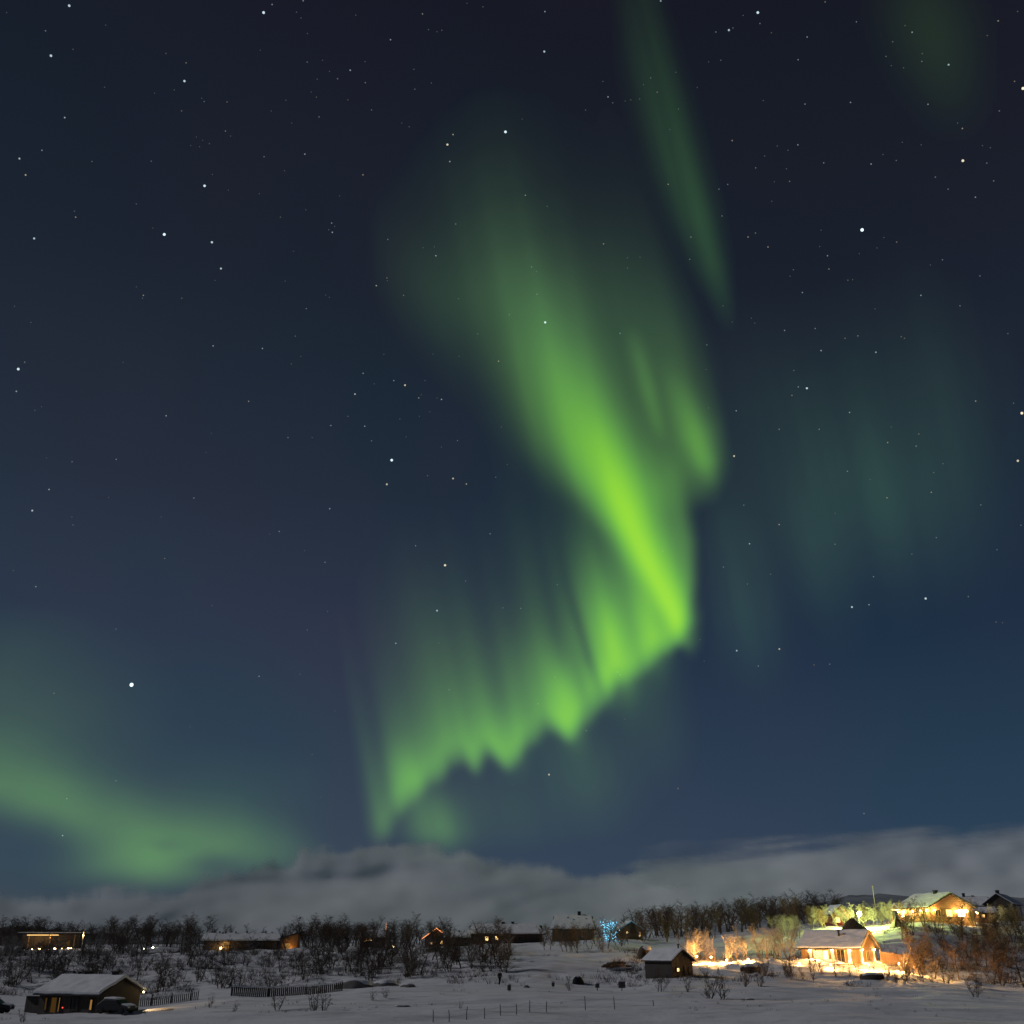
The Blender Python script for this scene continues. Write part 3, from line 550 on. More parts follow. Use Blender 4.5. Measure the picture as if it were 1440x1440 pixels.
# ---------------------------------------------------------------- house kit
LUMPS = bpy.data.textures.new('snow_lumps', 'CLOUDS'); LUMPS.noise_scale = 1.3; LUMPS.noise_depth = 2
class House:
    """local frame: front long side faces -y, ridge along x; origin on the ground at the middle"""
    def __init__(s, name, label, cat, corner, L_, W_, H, rise, rz, wall, over=.45, snow=.28, group=None, where='right', roofmat=None, hip=0, sink=1.2):
        s.L, s.W, s.H, s.rise = L_, W_, H, rise
        R = Matrix.Rotation(rz, 3, 'Z'); off = R @ Vector(({'right': L_ / 2, 'left': -L_ / 2, 'mid': 0}[where], -W_ / 2, 0))
        s.root = empty(name, corner - off, rz, label, cat, group)
        prof = [(-W_ / 2, -sink), (W_ / 2, -sink), (W_ / 2, H), (0, H + rise), (-W_ / 2, H)]
        MB().prism(prof, -L_ / 2, L_ / 2, 'x').build('wall', wall, s.root)
        k = rise / (W_ / 2); e = W_ / 2 + over; lo = H - k * over
        def chev(t0, t1, x0, x1):
            pr = [(-e, lo + t0), (0, H + rise + t0), (e, lo + t0), (e, lo + t1), (0, H + rise + t1), (-e, lo + t1)]
            mb = MB(); hp = hip
            vs = [(x0, u, w) for u, w in pr] + [(x1, u, w) for u, w in pr]
            if hp:
                for q in (1, 4): vs[q] = (x0 + hp, vs[q][1], vs[q][2]); vs[q + 6] = (x1 - hp, vs[q + 6][1], vs[q + 6][2])
            mb.add(vs, [(0, 1, 4, 5), (1, 2, 3, 4), (6, 11, 10, 7), (7, 10, 9, 8), (0, 6, 7, 1), (1, 7, 8, 2), (5, 4, 10, 11), (4, 3, 9, 10), (0, 5, 11, 6), (2, 8, 9, 3)])
            return mb
        s.roof = chev(.012, .14, -L_ / 2 - over, L_ / 2 + over).build('roof', roofmat or M['roof'], s.root)
        if snow:
            sn = chev(.145, .145 + snow, -L_ / 2 - over + .04, L_ / 2 + over - .04).build('snow_cover', M['snow'], s.roof)
            bv = sn.modifiers.new('round', 'BEVEL'); bv.width = min(.10, snow * .4); bv.segments = 2; bv.limit_method = 'ANGLE'
            sb = sn.modifiers.new('fine', 'SUBSURF'); sb.subdivision_type = 'SIMPLE'; sb.levels = 4; sb.render_levels = 4
            dp = sn.modifiers.new('lumps', 'DISPLACE'); dp.texture = LUMPS; dp.strength = .22; dp.mid_level = .45; dp.direction = 'Z'
    def chimney(s, x, y, h, w=.6, d=.6, mat=None, name='chimney'):
        z = s.H + s.rise * (1 - abs(y) / (s.W / 2))
        mb = MB().box((x, y, z + h / 2 - .3), (w, d, h + .6)); mb.box((x, y, z + h + .06), (w + .16, d + .16, .12))
        return mb.build(name, mat or M['metal'], s.roof)
    def pipe(s, x, y, h, r=.12):
        z = s.H + s.rise * (1 - abs(y) / (s.W / 2))
        mb = MB().tube([(x, y, z - .2), (x, y, z + h)], r, 8); mb.tube([(x, y, z + h + .01), (x, y, z + h + .16)], [r * 1.7, r * 1.2], 8)
        return mb.build('vent_pipe', M['metal'], s.roof)
    def _face(s, side):
        return {'front': (Vector((0, -s.W / 2, 0)), Vector((1, 0, 0)), Vector((0, -1, 0))), 'right': (Vector((s.L / 2, 0, 0)), Vector((0, 1, 0)), Vector((1, 0, 0))), 'left': (Vector((-s.L / 2, 0, 0)), Vector((0, 1, 0)), Vector((-1, 0, 0)))}[side]
    def opening(s, side, u, z, w, h, pane, frame=None, name='window', bars=True, sub='pane'):
        o, a, n = s._face(side); c = o + a * u + Vector((0, 0, z)); fr = MB()
        def bx(mb, du, dz, ww, hh, dep, out):
            cc = c + a * du + Vector((0, 0, dz)) + n * out
            d = Vector((abs(a.x) * ww + abs(n.x) * dep, abs(a.y) * ww + abs(n.y) * dep, hh)); mb.box(cc, d)
        t = .11
        bx(fr, 0, h / 2 + t / 2, w + 2 * t, t, .10, .055); bx(fr, 0, -h / 2 - t / 2, w + 2 * t, t, .10, .055)
        bx(fr, -w / 2 - t / 2, 0, t, h, .10, .055); bx(fr, w / 2 + t / 2, 0, t, h, .10, .055)
        if bars: bx(fr, 0, 0, .05, h, .06, .06)
        f = fr.build(name, frame or M['white_trim'], s.root)
        pn = MB(); bx(pn, 0, 0, w - .004, h - .004, .03, .018); pn.build(sub, pane, f); return f
    def wall_lamp(s, side, u, z, power, col=WARM, out=.30, r=.11, bulb=None):
        o, a, n = s._face(side); p = o + a * u + Vector((0, 0, z)) + n * out
        mb = MB().tube([p - n * out, p - n * (r * .8)], .03, 6); w = mb.build('wall_lamp', M['metal'], s.root)
        MB().ball(p, r, 10, 6).build('bulb', bulb or M['bulb'], w)
        if power: lamp(p, power, col, r * .9, s.root)
        return w

# ---------------------------------------------------------------- the near left cabin
h = House('log_cabin', 'dark cabin with thick snow roof nearest on the left, dim yellow slit windows', 'cabin', at(135, 1428, 126), 8.1, 7.2, 2.15, 1.42, math.radians(-19), M['dark_wood'], .55, .34)
h.chimney(2.9, .15, .75, .55, .55); h.pipe(-2.9, .1, .6); h.pipe(-2.1, .1, .6); h.chimney(-.9, .2, .75, .75, .6)
h.opening('front', -3.0, 1.05, .25, 1.2, M['pane_dim'], M['dark_wood'], bars=False); h.opening('front', -1.9, .95, .75, 1.5, M['pane_dim'], M['dark_wood'], 'door', False); h.opening('front', -1.15, 1.0, .12, 1.4, M['pane_slit'], M['dark_wood'], bars=False)
h.opening('front', .9, 1.1, .9, 1.1, M['pane'], M['dark_wood']); h.opening('front', 3.2, 1.05, .30, 1.0, M['pane_slit'], M['dark_wood'], bars=False)
h.opening('right', -1.0, 1.2, .9, .9, M['pane'], M['dark_wood'])
h.wall_lamp('right', 3.35, 2.1, 0, WARM, .65, .09)
spd = bpy.data.lights.new('lamp_light', 'SPOT'); spd.energy = 330; spd.color = (1, .68, .36); spd.spot_size = math.radians(118); spd.spot_blend = .35; spd.shadow_soft_size = .08
spo = bpy.data.objects.new('lamp_light', spd); COL.objects.link(spo); spo.parent = h.root; spo.location = (h.L / 2 + .75, 3.35, 2.05); spo.rotation_euler = Vector((.80, .35, -.42)).to_track_quat('-Z', 'Y').to_euler()
p = h.root.matrix_basis
lt = MB(); lt.prism([(-2.2, -1), (2.0, -1), (2.0, 1.35), (-2.2, 1.75)], -7.2, -4.32, 'x'); lw = lt.build('lean_to', M['dark_wood'], h.root)
ls = MB(); ls.prism([(-2.6, 1.78), (2.3, 1.40), (2.3, 1.70), (-2.6, 2.08)], -7.5, -4.33, 'x'); ls.build('snow_cover', M['snow'], lw)
rl = empty('red_lantern', at(88, 1417, 127.5), 0, 'small red light by the door of the nearest dark cabin', 'lantern')
MB().ball((0, 0, 0), .065, 8, 6).build('globe', M['bulb_red'], rl); MB().tube([(0, 0, .09), (0, 0, .2)], [.07, .03], 6).tube([(0, 0, -.09), (0, 0, -2.0)], .025, 5).build('stand', M['metal'], rl)

# ---------------------------------------------------------------- small dark hut
h = House('storage_hut', 'dark wooden hut with moonlit snow roof beside the bright lamp path', 'hut', at(946, 1379, 157), 4.7, 5.0, 2.55, 1.30, math.radians(-44), M['dark_wood'], .35, .22)
h.pipe(1.9, -.1, .75, .11); h.opening('right', -1.15, 1.35, .55, .40, M['pane_lit'], M['grey_wood'], bars=False); h.opening('right', .9, .95, .85, 1.8, M['brown_wood'], M['grey_wood'], 'door', False, 'door_leaf')

# ---------------------------------------------------------------- lit cabin
h = House('timber_cabin', 'honey timber cabin glowing with downlights, long snowy roof and right-hand gable', 'cabin', at(1211, 1356, 175), 9.7, 7.2, 2.45, 2.25, math.radians(-38), M['honey_wood'], .55, .26)
h.pipe(1.0, -1.6, 1.2, .16)
e = h.W / 2 + .55; k = h.rise / (h.W / 2); lo = h.H - k * .55
for sg in (-1, 1):
    q = MB(); x0, x1 = h.L / 2 + .555, h.L / 2 + .60
    q.add([(x0, sg * e, lo - .10), (x0, 0, h.H + h.rise - .10), (x0, 0, h.H + h.rise + .40), (x0, sg * e, lo + .40), (x1, sg * e, lo - .10), (x1, 0, h.H + h.rise - .10), (x1, 0, h.H + h.rise + .40), (x1, sg * e, lo + .40)],
          [(0, 1, 2, 3), (4, 5, 6, 7), (0, 1, 5, 4), (2, 3, 7, 6), (0, 3, 7, 4), (1, 2, 6, 5)]); q.build('bargeboard', M['trim'], h.root)
h.opening('front', -1.5, 1.25, 2.5, 1.5, M['pane_lit'], M['trim']); h.opening('front', -.75, 1.30, .8, 1.2, M['pane_white'], M['trim'], bars=False)
h.opening('front', 1.75, 1.05, 1.2, 2.0, M['pane'], M['trim'], 'door', True, 'glass'); h.opening('right', -.3, 1.2, 1.2, 1.3, M['pane'], M['trim'])
def wall_streak(side, u, P):
    o, a_, n_ = h._face(side); c = o + a_ * u + n_ * .05
    MB().box(c + Vector((0, 0, 1.15)), (abs(a_.x) * .55 + abs(n_.x) * .09, abs(a_.y) * .55 + abs(n_.y) * .09, 2.3)).build('light_streak_board', M['white_trim'], h.root)  # pale board imitates the bright streak a downlight leaves on the wall
    h.wall_lamp(side, u, 2.12, P, WARM, .30, .09)
    lamp(o + a_ * u + n_ * .32 + Vector((0, 0, .45)), P * .5, WARM, .08, h.root)  # added low light without a fixture, draws the streak down the wall
for u in (-3.3, .45, 3.2): wall_streak('front', u, 150)
def added_flood(pos, aim, P):  # added floodlights, put under the eaves to brighten yard, fence and bushes
    MB().box(pos, (.22, .16, .16)).build('added_flood_head', M['metal'], h.root)
    sd = bpy.data.lights.new('lamp_light', 'SPOT'); sd.energy = P; sd.color = (1, .52, .15); sd.spot_size = math.radians(136); sd.spot_blend = .4; sd.shadow_soft_size = .1
    so = bpy.data.objects.new('lamp_light', sd); COL.objects.link(so); so.parent = h.root; a_ = Vector(aim).normalized(); so.location = Vector(pos) + a_ * .16; so.rotation_euler = a_.to_track_quat('-Z', 'Y').to_euler()
added_flood((-2.2, -h.W / 2 - .42, 2.0), (-.1, -1, -.45), 3200); added_flood((2.4, -h.W / 2 - .42, 2.0), (.2, -1, -.45), 3600); added_flood((h.L / 2 + .42, .2, 2.2), (1, .15, -.30), 5200)
wall_streak('right', -2.9, 170); wall_streak('right', 2.4, 140)
dk = MB(); dk.box((-.2, -h.W / 2 - 1.25, -.02), (h.L + 1.0, 2.4, .18)); dk.build('terrace_deck', M['pale_wood'], h.root)
for u in (-4.6, -1.6, 1.2, 4.4): MB().box((u, -h.W / 2 - 2.3, .42), (.12, .12, .86)).build('terrace_post', M['trim'], h.root)

# ---------------------------------------------------------------- upper house
h = House('villa', 'large timber house on the hilltop with blazing porch lamps and wide gable', 'house', at(1309, 1294, 226), 10.2, 10.8, 2.7, 2.45, math.radians(-72), M['pale_wood'], .8, .26)
h.chimney(1.6, -.4, .9, .7, .7)
for u, z, w_, hh, mt in ((-3.4, 1.4, .9, 1.2, 'pane_white'), (-.9, 1.2, 1.1, 1.5, 'pane_lit'), (1.6, 1.4, 1.0, 1.2, 'pane_lit')): h.opening('front', u, z, w_, hh, M[mt], M['trim'])
h.opening('right', -.6, 1.4, 1.4, 1.3, M['pane_lit'], M['trim']); h.opening('right', 2.4, 1.4, 1.7, 1.4, M['pane_white'], M['trim']); h.opening('right', -3.4, 1.4, 1.2, 1.2, M['pane'], M['trim'])
for u, P in ((-4.4, 260), (-2.6, 260), (.3, 380), (2.9, 240), (4.6, 300)): h.wall_lamp('front', u, 1.85, P, (1, .56, .16), .45, .18)
h.wall_lamp('right', .9, 1.75, 260, AMBER, .42, .16); h.wall_lamp('right', 3.3, 1.8, 800, WARM, .55, .36); h.wall_lamp('right', -4.4, 1.9, 420, AMBER, .45, .16)
pr = MB(); pr.prism([(-4.6, 2.35), (-2.4, 2.35), (-3.5, 3.35)], -7.2, -5.42); po = pr.build('porch_gable', M['pale_wood'], h.root)
for sg in (-1, 1):
    q = MB(); q.prism([(-3.5, 3.40), (-3.5 + sg * 1.4, 2.13), (-3.5 + sg * 1.4, 2.33), (-3.5, 3.62)], -7.4, -5.44); q.build('snow_cover', M['snow'], po)
for x in (-6.4, -3.4, -.6, 2.2, 4.6): MB().box((x, -h.W / 2 - .72, 1.1), (.18, .18, 2.6)).build('porch_post', M['trim'], h.root)
MB().box((0, -h.W / 2 - .6, -.1), (h.L + .4, 1.16, .2)).build('porch_deck', M['pale_wood'], h.root)

# ---------------------------------------------------------------- other houses
h = House('red_house', 'small red house with a black chimney half hidden by green-lit trees', 'house', at(1172, 1303, 240), 5.0, 4.4, 2.6, 1.7, math.radians(-82), M['red_wood'], .35, .10)
h.chimney(.2, .2, 1.2, .5, .5); h.opening('right', -1.0, 1.3, .8, .9, M['pane_lit'], M['white_trim']); h.opening('right', .9, 1.3, .8, .9, M['pane'], M['white_trim']); h.wall_lamp('right', 1.7, 1.9, 420, WARM, .5, .13)

h = House('dark_house', 'unlit house with snowy roof and two dark chimneys behind the hilltop villa', 'house', at(1392, 1290, 292), 8.5, 7.0, 3.0, 2.0, math.radians(-20), M['grey_wood'], .5, .26)
h.chimney(-1.2, 0, 1.1, .7, .7); h.chimney(1.0, 0, .5, .6, .6); h.opening('front', 0, 1.5, 1.2, 1.2, M['pane'])
h = House('dark_house', 'black gabled house with one chimney farthest right on the ridge', 'house', at(1426, 1290, 282), 12, 6.6, 3.4, 2.2, math.radians(55), M['dark_wood'], .5, .22, where='left')
h.chimney(-2.2, .4, 1.3, .8, .8); h.opening('front', 0, 1.5, 1.2, 1.2, M['pane']); h.opening('left', 0, 1.5, 1.2, 1.2, M['pane'])
h = House('garden_shed', 'small shed with warm-lit snow roof right of the hilltop villa', 'shed', at(1402, 1295, 246), 4.2, 3.6, 1.7, .9, math.radians(-15), M['brown_wood'], .4, .3)
h.opening('front', -.6, 1.0, .6, .6, M['pane_lit'], M['trim']); h.wall_lamp('front', -1.8, 1.6, 300, AMBER, .5, .12); h.wall_lamp('left', .6, 1.9, 300, AMBER, .5, .12)

h = House('snowy_house', 'house with broad pale snow roof and black chimney left of the blue-lit tree', 'house', at(834, 1322, 262), 9.6, 8.4, 2.6, 2.7, math.radians(-6), M['grey_wood'], .6, .28, hip=1.0)
h.chimney(1.5, 0, 1.0, .75, .75); h.pipe(-1.2, -1.2, .4); h.pipe(.2, -1.8, .4); h.pipe(3.2, -1.6, .4); h.opening('front', 2.8, 1.3, 1.0, 1.1, M['pane'])
lamp((5.6, -2.2, 3.2), 240, GREENW, .2, h.root)
h = House('cottage', 'little cottage with blue light strings along its gable beside blue-lit birch', 'cottage', at(873, 1324, 255), 5.0, 5.2, 2.6, 1.6, math.radians(-84), M['dark_wood'], .35, .16)
h.opening('front', 0, 1.3, .7, .9, M['pane'], M['white_trim']); h.opening('right', 1.9, 1.5, .32, .9, M['pane_lit'], M['white_trim'], bars=False)
sl = empty('string_lights', h.root.location, math.radians(-84), 'blue light strings along the gable edges of the little cottage', 'string lights')
q = MB(); wq = MB()
for sg in (-1, 1):
    a0 = Vector((2.95, 0, 4.42)); a1 = Vector((2.95, sg * 3.0, 2.56)); wq.tube([a0, a1], .012, 4)
    for i in range(18): q.ball(a0.lerp(a1, (i + rnd.random() * .6) / 18) - Vector((0, 0, rnd.random() * .18)), .045, 6, 4)
wq.build('wire', M['metal'], sl); q.build('bulbs', M['string_faint'], sl)

h = House('long_house', 'long low dark house with snow roof and two lit windows at centre', 'house', at(762, 1330, 246), 16.5, 8.0, 2.5, 1.7, math.radians(-3), M['dark_wood'], .6, .30, hip=1.5)
h.chimney(-.6, .1, .7, .7, .6); h.chimney(1.6, .1, .75, .6, .6)
h.opening('front', -4.0, 1.45, .72, .85, M['pane_lit'], M['brown_wood']); h.opening('front', -1.7, 1.5, .80, .80, M['pane_lit'], M['brown_wood']); h.opening('front', 3.5, 1.4, 1, 1, M['pane'], M['brown_wood'])
h = House('annex', 'low snow-roofed annex at the left end of the long dark house', 'outbuilding', at(660, 1330, 238), 5.2, 4.4, 1.6, .9, math.radians(8), M['dark_wood'], .4, .26)
h.pipe(.6, -.2, .5); h.opening('front', -1, .9, .7, .7, M['pane'])

h = House('red_gable_house', 'dark cottage with orange string lights along its steep gable and three lit windows', 'cottage', at(597, 1334, 244), 6.0, 5.0, 2.15, 1.75, math.radians(-86), M['dark_wood'], .35, .14)
h.chimney(1.6, .6, .6, .5, .5)
for u in (-1.1, .1, 1.1): h.opening('right', u, 1.25, .55, .6, M['pane_lit'], M['white_trim'], bars=False)
sl = empty('string_lights', h.root.location, math.radians(-86), 'orange light strings edging the steep gable of the dark cottage', 'string lights')
q = MB(); wq = MB()
for sg, e1 in ((-1, 3.3), (1, 2.4)):
    a0 = Vector((3.43, 0, 4.16)); a1 = Vector((3.43, sg * e1, 4.16 - e1 * .70)); wq.tube([a0, a1], .012, 4)
    n = 20
    for i in range(n): q.ball(a0.lerp(a1, (i + rnd.random() * .5) / n), .075, 6, 4)
wq.build('wire', M['metal'], sl); q.build('bulbs', M['string_warm'], sl)
lamp((4.2, 0, 3.0), 60, (1, .36, .10), .2, sl)

h = House('cottage', 'hidden cottage among birches with two warm windows left of the string-lit gable', 'cottage', at(540, 1334, 248), 5.4, 5.0, 2.3, 1.2, math.radians(4), M['dark_wood'], .4, .22)
h.opening('front', -1.4, 1.75, .42, .55, M['pane_lit'], M['brown_wood'], bars=False); h.opening('front', -.5, 1.85, .62, .42, M['pane_lit'], M['brown_wood'], bars=False)

# long lodge with mono-pitch lit end
h = House('lodge', 'long dark lodge with snowy vent-dotted roof and lamp-lit doorway on the left', 'lodge', at(388, 1338, 222), 14.2, 8.0, 2.0, 1.05, math.radians(6), M['dark_wood'], .7, .26)
for x in (-4.8, -4.2, -3.6, -1.6, .6, 2.2, 3.6, 4.4, 5.6): h.pipe(x, -.4 + rnd.random() * .5, .35 + rnd.random() * .4)
h.opening('front', -2.7, 1.15, 1.0, 1.7, M['pane_slit'], M['honey_wood'], 'door', True, 'glass'); h.opening('front', -1.9, 1.95, 2.2, .12, M['pane_lit'], M['honey_wood'], 'lit_fascia', False, 'lit_strip')
h.opening('front', 2.5, 1.2, 1.4, .9, M['pane'], M['dark_wood']); h.wall_lamp('front', -3.6, .65, 170, WARM, .7, .22)
wing = MB(); x0, x1 = 7.9, 11.2
wing.add([(x0, -3.9, -1), (x1, -3.9, -1), (x1, -3.9, 3.3), (x0, -3.9, 2.25), (x0, 2, -1), (x1, 2, -1), (x1, 2, 3.3), (x0, 2, 2.25)], [(0, 1, 2, 3), (4, 5, 6, 7), (0, 1, 5, 4), (1, 2, 6, 5), (2, 3, 7, 6), (3, 0, 4, 7)])
wn = wing.build('lit_wing', M['honey_wood'], h.root)
q = MB(); q.add([(x0 - .7, -4.6, 2.06), (x1 + .6, -4.6, 3.52), (x1 + .6, -4.6, 3.74), (x0 - .7, -4.6, 2.28), (x0 - .7, 2.4, 2.06), (x1 + .6, 2.4, 3.52), (x1 + .6, 2.4, 3.74), (x0 - .7, 2.4, 2.28)], [(0, 1, 2, 3), (4, 5, 6, 7), (0, 1, 5, 4), (1, 2, 6, 5), (2, 3, 7, 6), (3, 0, 4, 7)]); q.build('wing_roof', M['roof'], wn)
q = MB().box((9.2, -3.95, .8), (1.0, .06, 1.5)); q.build('wing_window', M['pane_slit'], wn)
q = MB().tube([(9.6, -4.0, .3), (9.6, -4.5, .3)], .03, 6); wl = q.build('wing_lamp', M['metal'], wn); MB().ball((9.6, -4.62, .3), .14, 8, 6).build('bulb', M['bulb'], wl); lamp((9.6, -4.65, .3), 160, AMBER, .12, h.root)

# far left building with lit canopy
root = empty('service_building', at(72, 1338, 230), math.radians(8), 'low dark building far left with a lit canopy edge and row of small lamps', 'building')
MB().box((-.5, 3, .9), (11.5, 6, 4.6)).build('wall', M['grey_wood'], root)
MB().box((-.5, 2.4, 3.36), (12.5, 8.2, .28)).build('roof', M['roof'], root); MB().box((-.5, 2.4, 3.60), (12.4, 8.1, .2)).build('snow_cover', M['snow'], root)
MB().box((-1.7, -1.75, 3.12), (6.2, .10, .07)).build('lit_strip', M['pane_lit'], root)
for x in (-4.4, -.2, 4.6): MB().box((x, -1.5, 1.1), (.16, .16, 4.2)).build('canopy_post', M['trim'], root)
for x, w_ in ((-4.6, .5), (-1.8, .6), (3.2, .5)): MB().box((x, -.03, 1.5), (w_, .04, .9)).build('window', M['pane_dim'], root)
lamp((-.35, -1.75, 2.85), 40, AMBER, .06, root); lamp((-3, -1.4, 2.6), 30, AMBER, .06, root)
def low_lamp(px, py, Y, r, power, col, label, bulb='bulb', post=.9, group=None):
    p = at(px, py, Y); o = empty('garden_lamp', p, 0, label, 'lamp', group)
    MB().tube([(0, 0, -post - .6), (0, 0, -r * .9)], .04, 6).build('post', M['metal'], o); MB().ball((0, 0, 0), r, 10, 6).build('globe', M[bulb], o)
    MB().tube([(0, 0, r * .92), (0, 0, r * 1.15)], [r * .7, r * .2], 8).build('cap', M['metal'], o)
    if power: lamp((0, 0, 0), power, col, r, o)
    return o
for i, (px, r, P) in enumerate(((45, .14, 20), (55, .26, 45), (68, .08, 0), (77, .21, 30), (87, .13, 15), (96, .16, 25), (100, .10, 0))):
    low_lamp(px, 1335.5 - i * .3, 224 - (i % 3), r, P, WARM, ['small round lamp in the row before the far left building', ][0], 'bulb', .7, 'lamps in a row before the far left building')
low_lamp(202, 1334.5, 220, .13, 12, COOL, 'dimmer of the two white lamps in the dark trees left of the lodge', 'bulb_white', .8)
low_lamp(215, 1333, 222, .18, 16, COOL, 'brighter of the two white lamps in the dark trees left of the lodge', 'bulb_white', .8)
low_lamp(25, 1339, 222, .14, 25, AMBER, 'small amber lamp at the far left edge of the plateau', 'bulb', .6)
low_lamp(516, 1333, 226, .13, 18, AMBER, 'small amber lamp under the birches left of hidden cottage', 'bulb', .8)
low_lamp(553, 1331, 230, .22, 55, WARM, 'warm lamp among birches just left of the string-lit gable', 'bulb', .9)
low_lamp(882, 1311, 240, .12, 8, AMBER, 'tiny amber lamp standing in for a window slit right of the blue-lit tree', 'bulb', 1.2)  # added lamp takes the place of a lit window slit
# tall pole with light, far left
root = empty('street_lamp', at(114, 1338, 222), 0, 'thin tall lamp post with a strip of light right of the lit canopy', 'street lamp')
MB().tube([(0, 0, -1), (0, 0, 4.6)], [.07, .045], 8).build('post', M['pale_metal'], root); MB().tube([(0, -.10, 2.4), (0, -.10, 3.6)], .05, 6).build('light_strip', M['pane_lit'], root); MB().ball((0, -.1, 2.95), .13, 8, 6).build('bulb', M['bulb'], root)
lamp((0, -.35, 3.0), 35, AMBER, .08, root)
root = empty('street_lamp', on_ground(1212, 214), 0, 'blazing greenish-white street lamp above the long cabin roof', 'street lamp')
tp = at(1212, 1285, 214).z - root.location.z
MB().tube([(0, 0, -.5), (0, 0, tp + .25), (0, -.25, tp + .42), (0, -.55, tp + .48)], [.08, .06, .05, .04], 8).build('post', M['metal'], root)
MB().tube([(0, -.55, tp + .40), (0, -.55, tp + .55)], [.30, .12], 10).build('lamp_head', M['metal'], root)
MB().ball((0, -.55, tp), .42, 12, 8).build('bulb', M['bulb_white'], root); lamp((0, -.55, tp), 30000, GREENW, .34, root)
# path lamps in the snow
for px, py, Y, P, lab in ((980, 1345, 175.5, 3800, 'blazing path lamp nearest the dark hut'), (1022, 1350, 173.5, 4200, 'blazing path lamp in the snow heaps, middle of the path'), (1000, 1346, 175.5, 1800, 'dimmer path lamp between the two blazing ones'), (1052, 1349, 174.5, 2600, 'path lamp beside the overturned rowing boat'), (1086, 1351, 174, 4200, 'path lamp left of the timber cabin terrace'), (1124, 1355, 171.5, 1000, 'lamp at the left corner of the timber cabin terrace')):
    o_ = low_lamp(px, py, Y, .14, P * .30, (1, .54, .16), lab, 'bulb', .7)
    sd_ = bpy.data.lights.new('lamp_light', 'SPOT'); sd_.energy = P * 1.1; sd_.color = (1, .50, .14); sd_.spot_size = math.radians(124); sd_.spot_blend = .3; sd_.shadow_soft_size = .1  # added flood beside each lamp, lights the birches and spares the cabin roof
    so_ = bpy.data.objects.new('lamp_light', sd_); COL.objects.link(so_); so_.parent = o_; so_.location = (0, .25, -.1); so_.rotation_euler = Vector((-.25, 1, .12)).to_track_quat('-Z', 'Y').to_euler()
    MB().box((0, .16, -.12), (.26, .10, .20)).build('added_flood_head', M['metal'], o_)
for px, py, Y, P, lab in ((1168, 1357, 168.5, 700, 'terrace lamp below the bright window of timber cabin'), (1222, 1357, 168, 3200, 'lamp in the snow before the right gable of timber cabin'), (1264, 1355, 167, 9500, 'added lamp widening the glow among the bushes right of the orange fence')):  # the lamp among the bushes is added to spread the orange glow
    low_lamp(px, py, Y, .11, P, (1, .54, .16), lab, 'bulb', .8)

# flagpole, mast
root = empty('flagpole', on_ground(1237, 233), 0, 'tall white flagpole standing on the hill left of the villa', 'flagpole')
hgt = at(1235, 1247, 233).z - root.location.z
MB().tube([(0, 0, -.5), (0, 0, hgt)], [.07, .045], 8).build('pole', M['pale_metal'], root); MB().ball((0, 0, hgt + .08), .11, 8, 6).build('finial', M['trim'], root); MB().box((.0, -.1, 1.2), (.05, .05, .3)).build('cleat', M['metal'], root)
root = empty('mast', on_ground(542, 240), 0, 'reddish lit mast rising from the birches left of the string-lit gable', 'mast')
hgt = at(542, 1297, 240).z - root.location.z
MB().tube([(0, 0, -.5), (0, 0, hgt)], [.09, .06], 8).build('pole', M['pale_metal'], root); q = MB()
for i in range(14): q.ball((0, -.1, hgt - .15 - i * .24), .035, 6, 4)
q.build('bulbs', M['string_warm'], root)

# pyramid hut and turf hut
root = empty('pyramid_hut', at(1262, 1305, 210), math.radians(-18), 'dark pointed pyramid hut with a panel door below the villa', 'hut')
q = MB(); n = 8; hw, hh = 1.75, 2.15
q.add([(hw * math.cos(2 * math.pi * (i + .5) / n), hw * math.sin(2 * math.pi * (i + .5) / n), -.3) for i in range(n)] + [(.06 * math.cos(2 * math.pi * (i + .5) / n), .06 * math.sin(2 * math.pi * (i + .5) / n), hh) for i in range(n)],
      [(i, (i + 1) % n, (i + 1) % n + n, i + n) for i in range(n)] + [tuple(range(n, 2 * n))]); q.build('wall', M['dark_wood'], root)
q = MB(); q.add([(-.1, -1.66, -.2), (.75, -1.66, -.2), (.48, -.92, .95), (.12, -.92, .95), (-.1, -1.58, -.2), (.75, -1.58, -.2), (.48, -.84, .95), (.12, -.84, .95)], [(0, 1, 2, 3), (4, 5, 6, 7), (0, 1, 5, 4), (1, 2, 6, 5), (2, 3, 7, 6), (3, 0, 4, 7)]); q.build('door', M['grey_wood'], root)
MB().tube([(0, 0, hh - .2), (0, 0, hh + .25)], .07, 6).build('smoke_pipe', M['metal'], root)
root = empty('turf_hut', at(1200, 1309, 206), math.radians(10), 'dark sloping turf hut below the blazing street lamp', 'hut')
def mound(rx, ry, hgt, seed, pw=1.3, n=26, rings=9, amp=.16):
    mb = MB(); r3 = np.random.RandomState(seed).rand(40) * 6; V = []; F = []
    for i in range(rings + 1):
        t = i / rings
        for k in range(n):
            a = 2 * math.pi * k / n; w = 1 + amp * (math.sin(a * 2 + r3[0]) * .5 + math.sin(a * 3 + r3[1]) * .4 + math.sin(a * 5 + r3[2] + t * 4) * .3)
            V.append((rx * t * w * math.cos(a), ry * t * w * math.sin(a), hgt * (1 - t ** pw) * (1 + .12 * math.sin(a * 3 + r3[3] + t * 5) * t) - .35 * (t > .99)))
    for i in range(rings):
        for k in range(n): F.append((i * n + k, (i + 1) * n + k, (i + 1) * n + (k + 1) % n, i * n + (k + 1) % n))
    mb.v = V; mb.f = F; return mb
mound(2.9, 2.6, 2.35, 4, 1.15).build('turf_wall', M['turf'], root, True); MB().box((.3, -1.9, .4), (.9, .5, 1.2)).build('door', M['dark_wood'], root)
